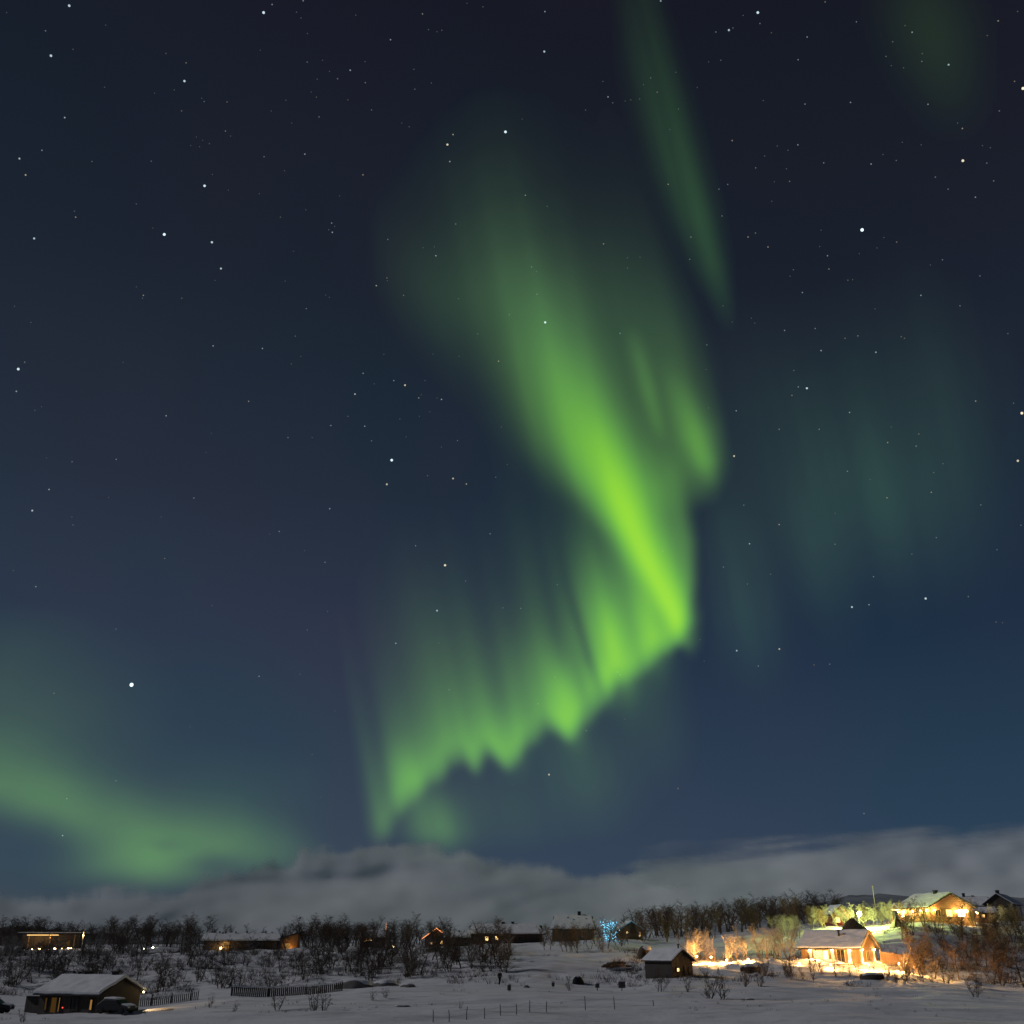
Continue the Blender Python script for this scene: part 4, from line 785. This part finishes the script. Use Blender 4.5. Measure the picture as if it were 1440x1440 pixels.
MB().tube([(-.4, 0, 2.0), (-.4, 0, 2.5)], .10, 6).build('smoke_pipe', M['metal'], root)
root = empty('turf_hut', at(908, 1345, 178), 0, 'round brown dome hut with lit snow rim behind the dark storage hut', 'hut')
mound(1.45, 1.4, 1.55, 9, 3.0).build('turf_wall', M['turf'], root, True); sn = mound(1.05, 1.0, .16, 3, 2.0); sn.v = [(x, y, z + 1.50 - .5 * (x * x + y * y) * .55) for x, y, z in sn.v]; sn.build('snow_cover', M['snow'], root, True); MB().box((.25, -1.38, .35), (.7, .3, 1.1)).build('door', M['brown_wood'], root)

# ---------------------------------------------------------------- fences
def plank_fence(p0, p1, h_, mat, label, gap=0.0, rails=True, snow=False, w_=.14):
    root = empty('plank_fence', p0, 0, label, 'fence'); d = p1 - p0; L_ = Vector((d.x, d.y, 0)).length; n = max(2, int(L_ / (w_ + gap))); rz = math.atan2(d.y, d.x)
    q = MB(); r3 = random.Random(int(p0.x * 10))
    for i in range(n):
        c = d * ((i + .5) / n); gzv = gz(p0.x + c.x, p0.y + c.y) - p0.z; hh = h_ * r3.uniform(.94, 1.04)
        q.box((c.x, c.y, gzv + hh / 2 - .1), (w_ * .86, .03, hh + .2), rz)
    q.build('boards', mat, root)
    nx = Vector((math.sin(rz), -math.cos(rz), 0)) * -.06
    for i in range(0, int(L_ / 2.4) + 1):
        c = d * min(1, i * 2.4 / L_) + nx; gzv = gz(p0.x + c.x, p0.y + c.y) - p0.z; MB().box((c.x, c.y, gzv + h_ / 2), (.11, .08, h_ + .5), rz).build('post', mat, root)
    if snow:
        q = MB()
        for i in range(n):
            c = d * ((i + .5) / n); gzv = gz(p0.x + c.x, p0.y + c.y) - p0.z; q.box((c.x, c.y, gzv + h_ + .06 + .05 * math.sin(i * .6)), (w_ * 1.02, .16, .16), rz)
        q.build('snow_cover', M['snow'], root)
    return root
plank_fence(on_ground(1236, 176), on_ground(1296, 178), 1.75, M['honey_wood'], 'vertical board fence glowing orange right of the timber cabin', .02)
plank_fence(on_ground(196, 140), on_ground(288, 144), .95, M['dark_wood'], 'dark board fence right of the nearest cabin', .10, snow=True)
plank_fence(on_ground(332, 147), on_ground(486, 149), 1.05, M['dark_wood'], 'long low dark fence across the snow at left centre', .03, snow=True, w_=.22)
# wire fence posts along the bottom edge
def fence_post(px, pt, pb):
    Y = 112 + (1440 - pb) * .9; p = on_ground(px, Y); hg = (pb - pt) * mz(Y)
    o = MB().tube([(0, 0, -.4), (rnd.uniform(-.04, .04), 0, hg * .5), (rnd.uniform(-.07, .07), 0, hg)], [.05, .045, .04], 6).build('fence_post', M['grey_wood'])
    o.location = p; tag(o, 'thin wooden post of the wire fence across the near snow', 'fence post', 'fence posts along the near snowfield'); return p + Vector((0, 0, hg * .8))
tops = [fence_post(*a) for a in ((612, 1423, 1440), (634, 1424, 1440), (658, 1421, 1439), (682, 1423, 1438), (704, 1422, 1437), (726, 1421, 1436), (744, 1418, 1434), (767, 1418, 1433), (821, 1412, 1431), (861, 1413, 1430), (915, 1419, 1427))]
q = MB()
for hgt in (0, -.45):
    for a, b in zip(tops[:-1], tops[1:]):
        q.tube([a + Vector((0, 0, hgt)), (a + b) / 2 + Vector((0, 0, hgt - .06)), b + Vector((0, 0, hgt))], .006, 4)
tag(q.build('fence_wire', M['metal']), 'thin wire strung between the posts across the near snow', 'wire')

# ---------------------------------------------------------------- boats, boulders, small things
def rowboat(px, Y, rz, L_, label, tilt=0, snow=True):
    root = empty('rowing_boat', on_ground(px, Y) + Vector((0, 0, .05)), rz, label, 'boat'); n, m = 16, 9; V = []; F = []
    for i in range(n + 1):
        t = i / n * 2 - 1; w_ = .72 * (1 - abs(t) ** 2.4) + .03; kz = .72 - .18 * t * t
        for k in range(m + 1):
            a = math.pi * k / m; V.append((t * L_ / 2, -w_ * math.cos(a), kz * math.sin(a) ** .8))
    for i in range(n):
        for k in range(m): F.append((i * (m + 1) + k, (i + 1) * (m + 1) + k, (i + 1) * (m + 1) + k + 1, i * (m + 1) + k + 1))
    q = MB(); q.v = V; q.f = F; q.build('hull', M['dark_wood'], root, True)
    MB().tube([(-L_ / 2 * .96, 0, .60), (-L_ / 4, 0, .74), (0, 0, .78), (L_ / 4, 0, .74), (L_ / 2 * .96, 0, .60)], .04, 6).build('keel', M['brown_wood'], root)
    if snow:
        sn = mound(L_ * .40, .42, .20, int(px), 2.0); sn.v = [(x, y, z + .74 - .1 * (x / L_ * 2) ** 2) for x, y, z in sn.v]; sn.build('snow_cover', M['snow'], root, True)
    return root
rowboat(1220, 160, math.radians(-8), 3.4, 'dark overturned boat in the snow below the timber cabin')
rowboat(1052, 166, math.radians(12), 3.2, 'dark overturned rowing boat beside the lit path')
root = empty('firewood_pile', on_ground(866, 172), math.radians(8), 'heap of snowy logs catching orange light left of the storage hut', 'log pile')
r4 = random.Random(5); q = MB(); sn = MB()
for i in range(26):
    a = r4.uniform(-.5, .5); x = r4.uniform(-1.6, 1.5); z = .15 + .95 * r4.random() * (1 - abs(x) / 2.0); y = r4.uniform(-.8, .8)
    dx, dy = math.cos(a) * r4.uniform(.6, 1.2), math.sin(a) * .8
    q.tube([(x - dx, y - dy, z - .1), (x + dx, y + dy, z + r4.uniform(-.1, .35))], r4.uniform(.07, .14), 7)
q.build('logs', M['brown_wood'], root); sn = mound(1.5, .9, .55, 6, 1.6); sn.v = [(x + .2, y + .15, z + .18) for x, y, z in sn.v]; sn.build('snow_cover', M['snow'], root, True)
for px, Y, rx, hgt, lab in ((500, 152, 3.0, 1.15, 'broad grey mound standing in for a shaded snow heap right of the long dark fence'), (545, 154, 2.0, 1.0, 'darker boulder just right of the broad grey mound'), (576, 150, 1.2, .45, 'small low dark rock in the snow right of the darker boulder'), (569, 128, 1.0, .18, 'flat dark stone showing through the near snowfield'), (1048, 132, .6, .22, 'small dark stone alone on the near snow at right'), (740, 150, .45, .3, 'small dark stone left of the black dome')):  # the broad dark mound stands in for shade on a snow heap
    root = empty('boulder', on_ground(px, Y), 0, lab, 'boulder'); mound(rx, rx * .6, hgt, int(px), 2.2).build('rock', M['stone'], root, True)
    sn = mound(rx * .82, rx * .46, hgt * .22, int(px) + 1, 2.0); sn.v = [(x, y + .1, z + hgt * .84 - hgt * .35 * (x / rx) ** 2) for x, y, z in sn.v]; sn.build('snow_cover', M['snow'], root, True)
root = empty('dome_cover', on_ground(811, 160), 0, 'black rounded covered heap on the snow before the logs', 'covered heap')
mound(.85, .8, .9, 21, 2.6).build('tarp', M['cloth'], root, True); sn = mound(.5, .4, .1, 4); sn.v = [(x, y, z + .86) for x, y, z in sn.v]; sn.build('snow_cover', M['snow'], root, True)
def crate_on_post(px, Y, w_, hgt, post, label, cat, name):
    root = empty(name, on_ground(px, Y), rnd.uniform(-.3, .3), label, cat)
    MB().box((0, 0, post + hgt / 2), (w_, w_ * .8, hgt)).build('box', M['grey_wood'], root); MB().tube([(0, 0, -.3), (0, 0, post)], .06, 6).build('post', M['grey_wood'], root)
    MB().box((0, 0, post + hgt + .09), (w_ * 1.08, w_ * .9, .16)).build('snow_cover', M['snow'], root)
crate_on_post(872, 148, .85, .75, .35, 'dark square box on a post in front of the storage hut', 'box', 'post_box')
crate_on_post(838, 150, .5, .5, .35, 'small grey box on a post left of the dark square one', 'box', 'post_box')
crate_on_post(777, 152, .4, .45, .12, 'small dark bin left of the black dome', 'bin', 'bin')
crate_on_post(716, 146, .42, .62, .1, 'dark bin standing right of the walking person', 'bin', 'bin')

def car(p, rz, label):
    root = empty('parked_car', p, rz, label, 'car')
    prof = [(-2.1, .35), (2.1, .35), (2.15, .75), (1.15, .92), (.55, 1.40), (-1.25, 1.45), (-2.0, .95), (-2.15, .7)]
    b = MB().prism(prof, -.82, .82).build('body', M['paint_dark'], root); bv = b.modifiers.new('round', 'BEVEL'); bv.width = .10; bv.segments = 2
    for sg in (-1, 1):
        MB().prism([(-1.55, .98), (.95, .98), (.48, 1.34), (-1.15, 1.37)], sg * .825 - .006, sg * .825 + .006).build('side_window', M['pane'], root)
    for x in (-1.35, 1.35):
        for sg in (-1, 1):
            w_ = MB().tube([(x, sg * .72, .33), (x, sg * .86, .33)], .33, 14).build('wheel', M['rubber'], root); MB().tube([(x, sg * .865, .33), (x, sg * .885, .33)], .19, 10).build('rim', M['metal'], w_)
    for sg in (-1, 1): MB().box((2.13, sg * .6, .70), (.08, .3, .14)).build('headlight', M['white_trim'], root)
    s1 = MB(); s1.prism([(-1.3, 1.47), (.5, 1.42), (.42, 1.60), (-1.2, 1.66)], -.72, .72); s = s1.build('snow_cover', M['snow'], root); bv = s.modifiers.new('round', 'BEVEL'); bv.width = .07; bv.segments = 2
    MB().prism([(1.2, .945), (2.05, .80), (2.0, .90), (1.25, 1.06)], -.7, .7).build('bonnet_snow', M['snow'], root)
p = on_ground(176, 124.5); car(p, math.radians(-20), 'snow-topped dark car parked at the gable of the nearest cabin')
p = on_ground(6, 127); car(p, math.radians(5), 'snow-topped dark car at the left edge beside the nearest cabin')

def person(px, Y, label):
    root = empty('person', on_ground(px, Y), math.radians(25), label, 'person')
    def skin(name, verts, edges, rad, mat):
        m = bpy.data.meshes.new(name); m.from_pydata(verts, edges, []); o = bpy.data.objects.new(name, m); COL.objects.link(o); o.parent = root
        bm = bmesh.new(); bm.from_mesh(m); ly = bm.verts.layers.skin.verify(); bm.verts.ensure_lookup_table()
        for i, r in enumerate(rad): bm.verts[i][ly].radius = (r, r)
        bm.verts[0][ly].use_root = True; bm.to_mesh(m); bm.free()
        o.modifiers.new('skin', 'SKIN'); sb = o.modifiers.new('sub', 'SUBSURF'); sb.levels = 1; sb.render_levels = 1; m.materials.append(mat); return o
    V = [(0, 0, .95), (0, 0, 1.2), (0, -.02, 1.42), (0, -.03, 1.52), (0, -.05, 1.62), (0, -.05, 1.74), (-.19, 0, 1.40), (-.25, .06, 1.15), (-.24, -.06, .92), (.19, 0, 1.40), (.25, -.08, 1.16), (.23, -.24, .98), (-.10, 0, .90), (-.11, -.12, .50), (-.11, -.02, .08), (-.11, -.14, .04), (.10, 0, .90), (.11, .10, .50), (.11, .28, .12), (.11, .18, .05)]
    E = [(0, 1), (1, 2), (2, 3), (3, 4), (4, 5), (2, 6), (6, 7), (7, 8), (2, 9), (9, 10), (10, 11), (0, 12), (12, 13), (13, 14), (14, 15), (0, 16), (16, 17), (17, 18), (18, 19)]
    skin('body', V, E, [.13, .13, .13, .06, .09, .09, .065, .05, .04, .065, .05, .04, .085, .06, .045, .04, .085, .06, .045, .04], M['skin'])
    ji = [0, 1, 2, 6, 7, 8, 9, 10, 11]; mp = {j: i for i, j in enumerate(ji)}
    skin('jacket', [V[j] for j in ji], [(mp[a], mp[b]) for a, b in E if a in mp and b in mp], [.18, .17, .17, .10, .085, .07, .10, .085, .07], M['cloth'])
    ti = [0, 12, 13, 14, 15, 16, 17, 18, 19]; mp = {j: i for i, j in enumerate(ti)}
    skin('trousers', [V[j] for j in ti], [(mp[a], mp[b]) for a, b in E if a in mp and b in mp], [.15, .11, .085, .07, .06, .11, .085, .07, .06], M['cloth2'])
    MB().ball((0, -.04, 1.74), .115, 10, 8, (1, 1, .9)).build('hat', M['cloth'], root, True)
person(703, 152, 'person in dark winter clothes walking across the snow field')

# ---------------------------------------------------------------- trees and shrubs
def birch_mesh(seed, hgt, stems=1, spread=.38, dens=1.0, bushy=False):
    r = random.Random(seed); tr = MB(); cr = MB()
    def branch(mb, p, d, L_, r0, n, side, sag=0.0):
        pts = [p.copy()]; q = p.copy(); dd = d.copy()
        for i in range(n):
            dd = (dd + Vector((r.uniform(-1, 1), r.uniform(-1, 1), r.uniform(-.5, .8) - sag)) * .20).normalized(); q = q + dd * (L_ / n); pts.append(q.copy())
        mb.tube(pts, [r0 * (1 - .85 * i / n) for i in range(n + 1)], side, False); return pts
    for s in range(stems):
        a = r.uniform(0, 6.28); lean = r.uniform(.05, .16) if stems == 1 else r.uniform(.14, .40)
        d = Vector((math.cos(a) * lean, math.sin(a) * lean, 1)).normalized(); H = hgt * r.uniform(.8, 1.0)
        pts = branch(tr, Vector((math.cos(a) * .1 * (stems > 1), math.sin(a) * .1 * (stems > 1), -.3)), d, H + .3, .026 * H if stems == 1 else .016 * H, 7, 5)
        nl = int((15 if not bushy else 9) * dens)
        for i in range(nl):
            t = r.uniform(.22 if not bushy else .12, 1.0); k = min(int(t * 7), 6); f = t * 7 - k; p = pts[k].lerp(pts[k + 1], f)
            a = r.uniform(0, 6.28); up = r.uniform(.45, 1.5); L_ = H * spread * (1.15 - .72 * t) * r.uniform(.7, 1.15)
            lp = branch(cr, p, Vector((math.cos(a), math.sin(a), up)).normalized(), L_, .010 * H * (1.1 - .6 * t), 4, 3)
            for j in range(int(6 * dens)):
                k2 = r.randint(1, 3); p2 = lp[k2].lerp(lp[k2 + 1], r.random()); a2 = r.uniform(0, 6.28)
                l2 = L_ * r.uniform(.28, .6); sp = branch(cr, p2, Vector((math.cos(a2), math.sin(a2), r.uniform(-.1, .9))).normalized(), l2, .0135, 2, 3)
                for w in range(int(5 * dens)):
                    p3 = sp[r.randint(0, 1)].lerp(sp[2], r.random()); a3 = r.uniform(0, 6.28)
                    branch(cr, p3, Vector((math.cos(a3), math.sin(a3), r.uniform(-.3, .9))).normalized(), l2 * r.uniform(.5, 1.0), .0095, 1, 3)
    return tr, cr
def make_proto(name, cat, seed, hgt, stems, trunk, twig, spread=.38, dens=1.0, bushy=False, crown='crown', stem='trunk'):
    tr, cr = birch_mesh(seed, hgt, stems, spread, dens, bushy); o = empty(name, (0, -600, 0)); o['category'] = cat; o['label'] = name
    a = tr.build(stem, trunk, o, True); b = cr.build(crown, twig, o); KIDS[o.name] = [a, b]; return o
PROTO = {'dark': [], 'brown': [], 'frost': [], 'lit': [], 'sh_dark': [], 'sh_frost': [], 'sh_lit': []}
base_tr = {}
for i in range(7):
    PROTO['dark'].append(make_proto('birch_tree', 'tree', 100 + i, 5.0, 1 if i % 3 else 2, M['bark'], M['twig'], .40 + .05 * (i % 2), 1.0))
def retone(src, trunk, twig):
    o = src.copy(); COL.objects.link(o); ks = []
    for ch, mt in zip(KIDS[src.name], (trunk, twig)):
        c = ch.copy(); c.data = ch.data.copy(); c.data.materials[0] = mt; COL.objects.link(c); c.parent = o; ks.append(c)
    KIDS[o.name] = ks; return o
for s in PROTO['dark'][:5]:
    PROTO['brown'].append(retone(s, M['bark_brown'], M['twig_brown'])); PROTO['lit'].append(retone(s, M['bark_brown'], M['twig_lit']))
for s in PROTO['dark'][2:5]: PROTO['frost'].append(retone(s, M['bark'], M['twig_frost']))
for i in range(4):
    PROTO['sh_dark'].append(make_proto('shrub', 'shrub', 300 + i, 2.6, 4 + i % 2, M['bark'], M['twig'], .34, .72, True, 'twigs', 'stems'))
for s in PROTO['sh_dark'][:3]:
    PROTO['sh_frost'].append(retone(s, M['bark'], M['twig_frost'])); PROTO['sh_lit'].append(retone(s, M['bark_brown'], M['twig_brown']))
USED = {}
def plant(kind, px, Y, hgt, label, group, wide=1.0):
    r = rnd; lst = PROTO[kind]; src = lst[r.randrange(len(lst))]; p = on_ground(px, Y); p.z -= .05
    base = 5.0 if not kind.startswith('sh') else 2.6; s = hgt / base * 1.27
    o = copy_thing(src, p, r.uniform(0, 6.28), (s * wide, s * wide, s), label, group); o.name = 'birch_tree' if base == 5.0 else 'shrub'
    return o
def zone(kinds, n, x0, x1, Y0, Y1, h0, h1, label, group, avoid=(), wide=1.0, keep=None):
    c = 0; g = 0
    while c < n and g < n * 20:
        g += 1; px = rnd.uniform(x0, x1); Y = rnd.uniform(Y0, Y1)
        if any(a <= px <= b and ya <= Y <= yb for a, b, ya, yb in avoid): continue
        if keep and rnd.random() > keep(px, Y): continue
        plant(kinds[rnd.randrange(len(kinds))], px, Y, rnd.uniform(h0, h1), label, group, wide); c += 1
HX = [(282, 420, 214, 236), (620, 770, 233, 258), (770, 836, 250, 276), (22, 112, 222, 238), (562, 600, 236, 256), (512, 546, 240, 256), (862, 890, 240, 260)]
zone(['dark'], 32, -20, 290, 234, 262, 4.0, 5.6, 'bare dark birch in the wood on the left plateau behind the lit canopy', 'birches on the left plateau', HX, 1.15)
zone(['dark'], 26, 412, 575, 222, 250, 3.6, 5.6, 'leafless birch in the belt between the lodge and the string-lit gable', 'birches between lodge and string-lit gable', HX, 1.1)
zone(['dark'], 8, 280, 420, 240, 255, 3.6, 4.6, 'bare birch standing behind the long dark lodge', 'birches behind the lodge', HX)
zone(['dark'], 12, 600, 780, 222, 232, 2.0, 3.2, 'small dark birch in front of the long low house at centre', 'birches in front of the long house', HX)
zone(['sh_frost', 'sh_dark', 'sh_dark'], 104, -15, 430, 160, 205, 1.6, 3.2, 'frosted shrub on the snowy bank behind the nearest cabin', 'shrubs on the left snowy bank', (), 1.5)
zone(['dark', 'dark', 'frost'], 20, -10, 430, 172, 206, 2.2, 3.6, 'low birch on the snowy bank behind the nearest cabin', 'birches on the left snowy bank', (), 1.15)
zone(['dark'], 44, 425, 720, 168, 206, 3.0, 5.0, 'dark birch on the snowy slope below the string-lit gable', 'birches on the middle slope', (), 1.15)
zone(['sh_dark', 'sh_dark', 'sh_frost'], 60, 425, 725, 164, 208, 1.8, 3.3, 'low dark shrub on the slope below the string-lit gable', 'shrubs on the middle slope', (), 1.3)
zone(['brown', 'dark', 'brown'], 36, 760, 888, 200, 240, 2.4, 3.8, 'brown bare birch below the broad snow-roofed house', 'birches below the broad snow-roofed house', HX)
zone(['brown'], 7, 866, 908, 238, 247, 2.6, 3.8, 'brown birch half hiding the cottage beside the blue-lit birch', 'birches before the little cottage', ())
zone(['dark', 'brown', 'brown'], 36, 868, 1125, 246, 284, 4.6, 6.6, 'dark birch in the thick wood behind the lamp-lit path', 'birches behind the lamp-lit path', HX, 1.15)
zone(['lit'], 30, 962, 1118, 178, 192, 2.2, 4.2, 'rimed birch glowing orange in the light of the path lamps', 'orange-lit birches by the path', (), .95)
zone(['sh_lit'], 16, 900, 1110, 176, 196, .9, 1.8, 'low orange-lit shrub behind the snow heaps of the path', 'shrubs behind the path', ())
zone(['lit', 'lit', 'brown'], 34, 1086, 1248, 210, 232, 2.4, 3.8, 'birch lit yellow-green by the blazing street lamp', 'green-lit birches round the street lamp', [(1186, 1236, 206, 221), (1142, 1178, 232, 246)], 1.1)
zone(['brown', 'dark', 'brown'], 50, 1258, 1450, 162, 214, 2.8, 4.8, 'bare brown birch on the right-hand slope below the villa', 'birches on the right slope', [(1244, 1280, 203, 216)], 1.05, lambda x, y: min(1, max(.12, (x - 1230) / 150)))
zone(['sh_dark', 'sh_lit'], 64, 1255, 1450, 154, 206, 1.4, 3.2, 'dark shrub at the foot of the right-hand slope', 'shrubs on the right slope', (), 1.2)
zone(['sh_lit', 'sh_lit', 'brown'], 44, 1040, 1310, 157, 170, 1.3, 2.6, 'spindly bush silhouetted against the lit snow before the timber cabin', 'bushes before the timber cabin', [(1200, 1240, 157, 163)], .8)
zone(['brown', 'lit'], 8, 1362, 1440, 226, 246, 3.0, 4.4, 'reddish lamp-lit birch right of the villa gable', 'birches right of the villa', [(1370, 1412, 240, 252)], 1.1)
zone(['lit'], 3, 1250, 1264, 222, 232, 3.0, 3.8, 'pale green birch against the left end of the villa', 'birches left of the villa', (), 1.0)
for px, Y, hg, kd, lab in ((924, 141, 2.3, 'sh_dark', 'bushy dark shrub in front of the storage hut wall'), (961, 140, 2.0, 'sh_dark', 'open shrub before the storage hut corner'), (993, 133, 3.0, 'sh_dark', 'tall leaning shrub right of the storage hut on the snow'), (1010, 134, 2.9, 'sh_dark', 'wide forked shrub second from the storage hut, dark on snow'), (1042, 146, 2.4, 'sh_lit', 'warm brown shrub below the rowing boat'), (1062, 148, 2.2, 'sh_lit', 'slim warm shrub right of the rowing boat'), (800, 146, 1.5, 'sh_dark', 'small dark bush in front of the black dome heap'),
                           (397, 123, 2.2, 'sh_dark', 'twiggy shrub on the near snow below the long dark fence'), (448, 121, 2.3, 'sh_dark', 'dense forked shrub on the near snow, largest there'), (461, 121.5, 2.0, 'sh_dark', 'slanting shrub touching the dense forked one'), (6, 113, 1.5, 'sh_dark', 'small shrub in the bottom left corner'), (50, 114, 1.2, 'sh_dark', 'low shrub in front of the nearest cabin'), (528, 134, 1.0, 'sh_frost', 'little grey shrub left of the flat rocks on snow'), (545, 135, 1.2, 'sh_dark', 'little dark shrub in front of the broad mound and the boulder'), (305, 126, 1.3, 'sh_dark', 'sparse little shrub in open snow right of nearest cabin'), (340, 122, .9, 'sh_dark', 'tiny twig bush at the left of the near snowfield'), (1360, 138, 2.6, 'sh_dark', 'black shrub alone at the foot of the slope far right'), (649, 121, .7, 'sh_frost', 'tiny weed tuft beside the wire fence')):
    plant(kd, px, Y, hg, lab, None)
# blue-lit spruce
def spruce(loc, hgt, label):
    root = empty('spruce_tree', loc, 0, label, 'tree'); r = random.Random(9); q = MB()
    MB().tube([(0, 0, -.3), (0, 0, hgt * .96)], [.11, .02], 7).build('trunk', M['bark'], root)
    for i in range(150):
        t = r.random() ** .8; z = hgt * (.06 + .92 * t); L_ = hgt * .30 * (1 - t) + .12; a = r.uniform(0, 6.28)
        d = Vector((math.cos(a), math.sin(a), -.28)); s = Vector((-math.sin(a), math.cos(a), 0)); p = Vector((0, 0, z))
        for k in range(5):
            f = (k + .6) / 5; c = p + d * (L_ * f); w = .16 * (1 - f * .6)
            q.add([c + s * w - d * .02, c + d * (L_ * .26) + Vector((0, 0, .03)), c - s * w - d * .02, c + Vector((0, 0, -.10))], [(0, 1, 3), (1, 2, 3), (0, 3, 2)])
    q.build('crown', M['spruce'], root); return root
sp = on_ground(857, 236)
bt = plant('dark', 857, 236, 4.0, 'bare birch covered in bright blue fairy lights near the centre', None, .9)
r5 = random.Random(2); q = MB(); wire = []
knots = [(r5.gauss(0, .6), r5.gauss(0, .6), r5.uniform(.7, 4.1)) for _ in range(16)]
for i in range(230):
    kx, ky, kz = knots[i % 16]; sg_ = .38 + .25 * r5.random()
    p = (kx + r5.gauss(0, sg_), ky + r5.gauss(0, sg_), max(.3, kz + r5.gauss(0, .42))); q.ball(p, r5.choice((.02, .03, .03, .06)), 6, 4)
wire = [(kx + .15 * math.sin(k), ky + .15 * math.cos(k * 2), kz) for k, (kx, ky, kz) in enumerate(sorted(knots, key=lambda v: v[2]))]
fl = empty('fairy_lights', sp, 0, 'blue fairy lights strung all over the birch near the centre', 'string lights'); q.build('bulbs', M['string_blue'], fl); MB().tube(wire, .005, 3).build('wire', M['metal'], fl)
lamp((0, -1.9, 2.2), 260, (.18, .66, 1), .5, fl)

# distant woods that read as one mass
def forest(px0, px1, Y0, Y1, n, h0, h1, label, twig, seed):
    r = random.Random(seed); q = MB(); src = []
    for k in range(4):
        tr, cr = birch_mesh(700 + k + seed, 5.0, 1 + k % 2, .42, .78); src.append((np.array(tr.v + cr.v), [tuple(f) for f in tr.f] + [tuple(i + len(tr.v) for i in f) for f in cr.f]))
    Vs = []; Fs = []; o = 0
    for i in range(n):
        V, F = src[r.randrange(4)]; p = on_ground(r.uniform(px0, px1), r.uniform(Y0, Y1)); sc = r.uniform(h0, h1) / 5.0; a = r.uniform(0, 6.28); ca, sa = math.cos(a), math.sin(a)
        W_ = np.stack([(V[:, 0] * ca - V[:, 1] * sa) * sc * 1.2 + p.x, (V[:, 0] * sa + V[:, 1] * ca) * sc * 1.2 + p.y, V[:, 2] * sc + p.z], 1)
        Vs.append(W_); Fs += [tuple(j + o for j in f) for f in F]; o += len(V)
    m = bpy.data.meshes.new('forest'); m.from_pydata(np.concatenate(Vs).tolist(), [], Fs); m.materials.append(twig); ob = bpy.data.objects.new('forest', m); COL.objects.link(ob)
    tag(ob, label, 'forest', None, 'stuff')
forest(-60, 300, 258, 300, 76, 5.2, 6.8, 'dark far birch wood behind the left plateau', M['twig'], 1)
forest(405, 640, 252, 290, 42, 5.0, 6.8, 'dark far birch wood behind the lodge and the string-lit gable', M['twig'], 2)
forest(890, 1180, 276, 322, 80, 6.2, 8.8, 'dark far birch wood on the rise behind the lamp-lit path', M['twig'], 3)

# protos not placed in the picture are removed
for lst in PROTO.values():
    for o in lst:
        for c in KIDS[o.name]: bpy.data.objects.remove(c)
        bpy.data.objects.remove(o)

# undergrowth poking through the snow on the banks
def undergrowth():
    r = random.Random(21); q = MB()
    for i in range(9500):
        px = r.uniform(-30, 1470); Y = r.uniform(152, 208) if r.random() < .95 else r.uniform(118, 152)
        if 700 < px < 840 and r.random() < .8: continue
        if 970 < px < 1240 and 164 < Y < 184 and r.random() < .9: continue
        if float(fbm(px / 60, Y / 6, 2)) < .5: continue
        p = on_ground(px, Y); k = .3 if Y < 154 else 1
        for j in range(6):
            a = r.uniform(0, 6.28); l = r.uniform(.3, 1.15) * k; b = p + Vector((r.uniform(-.3, .3), r.uniform(-.3, .3), -.05)); t = b + Vector((math.cos(a) * l * .6, math.sin(a) * l * .6, l)); w = Vector((.022, .01, 0))
            q.add([b - w, b + w, t], [(0, 1, 2)])
    o = q.build('undergrowth', M['twig']); tag(o, 'dark heather and twigs poking through the snow on the banks', 'undergrowth', None, 'stuff')
undergrowth()
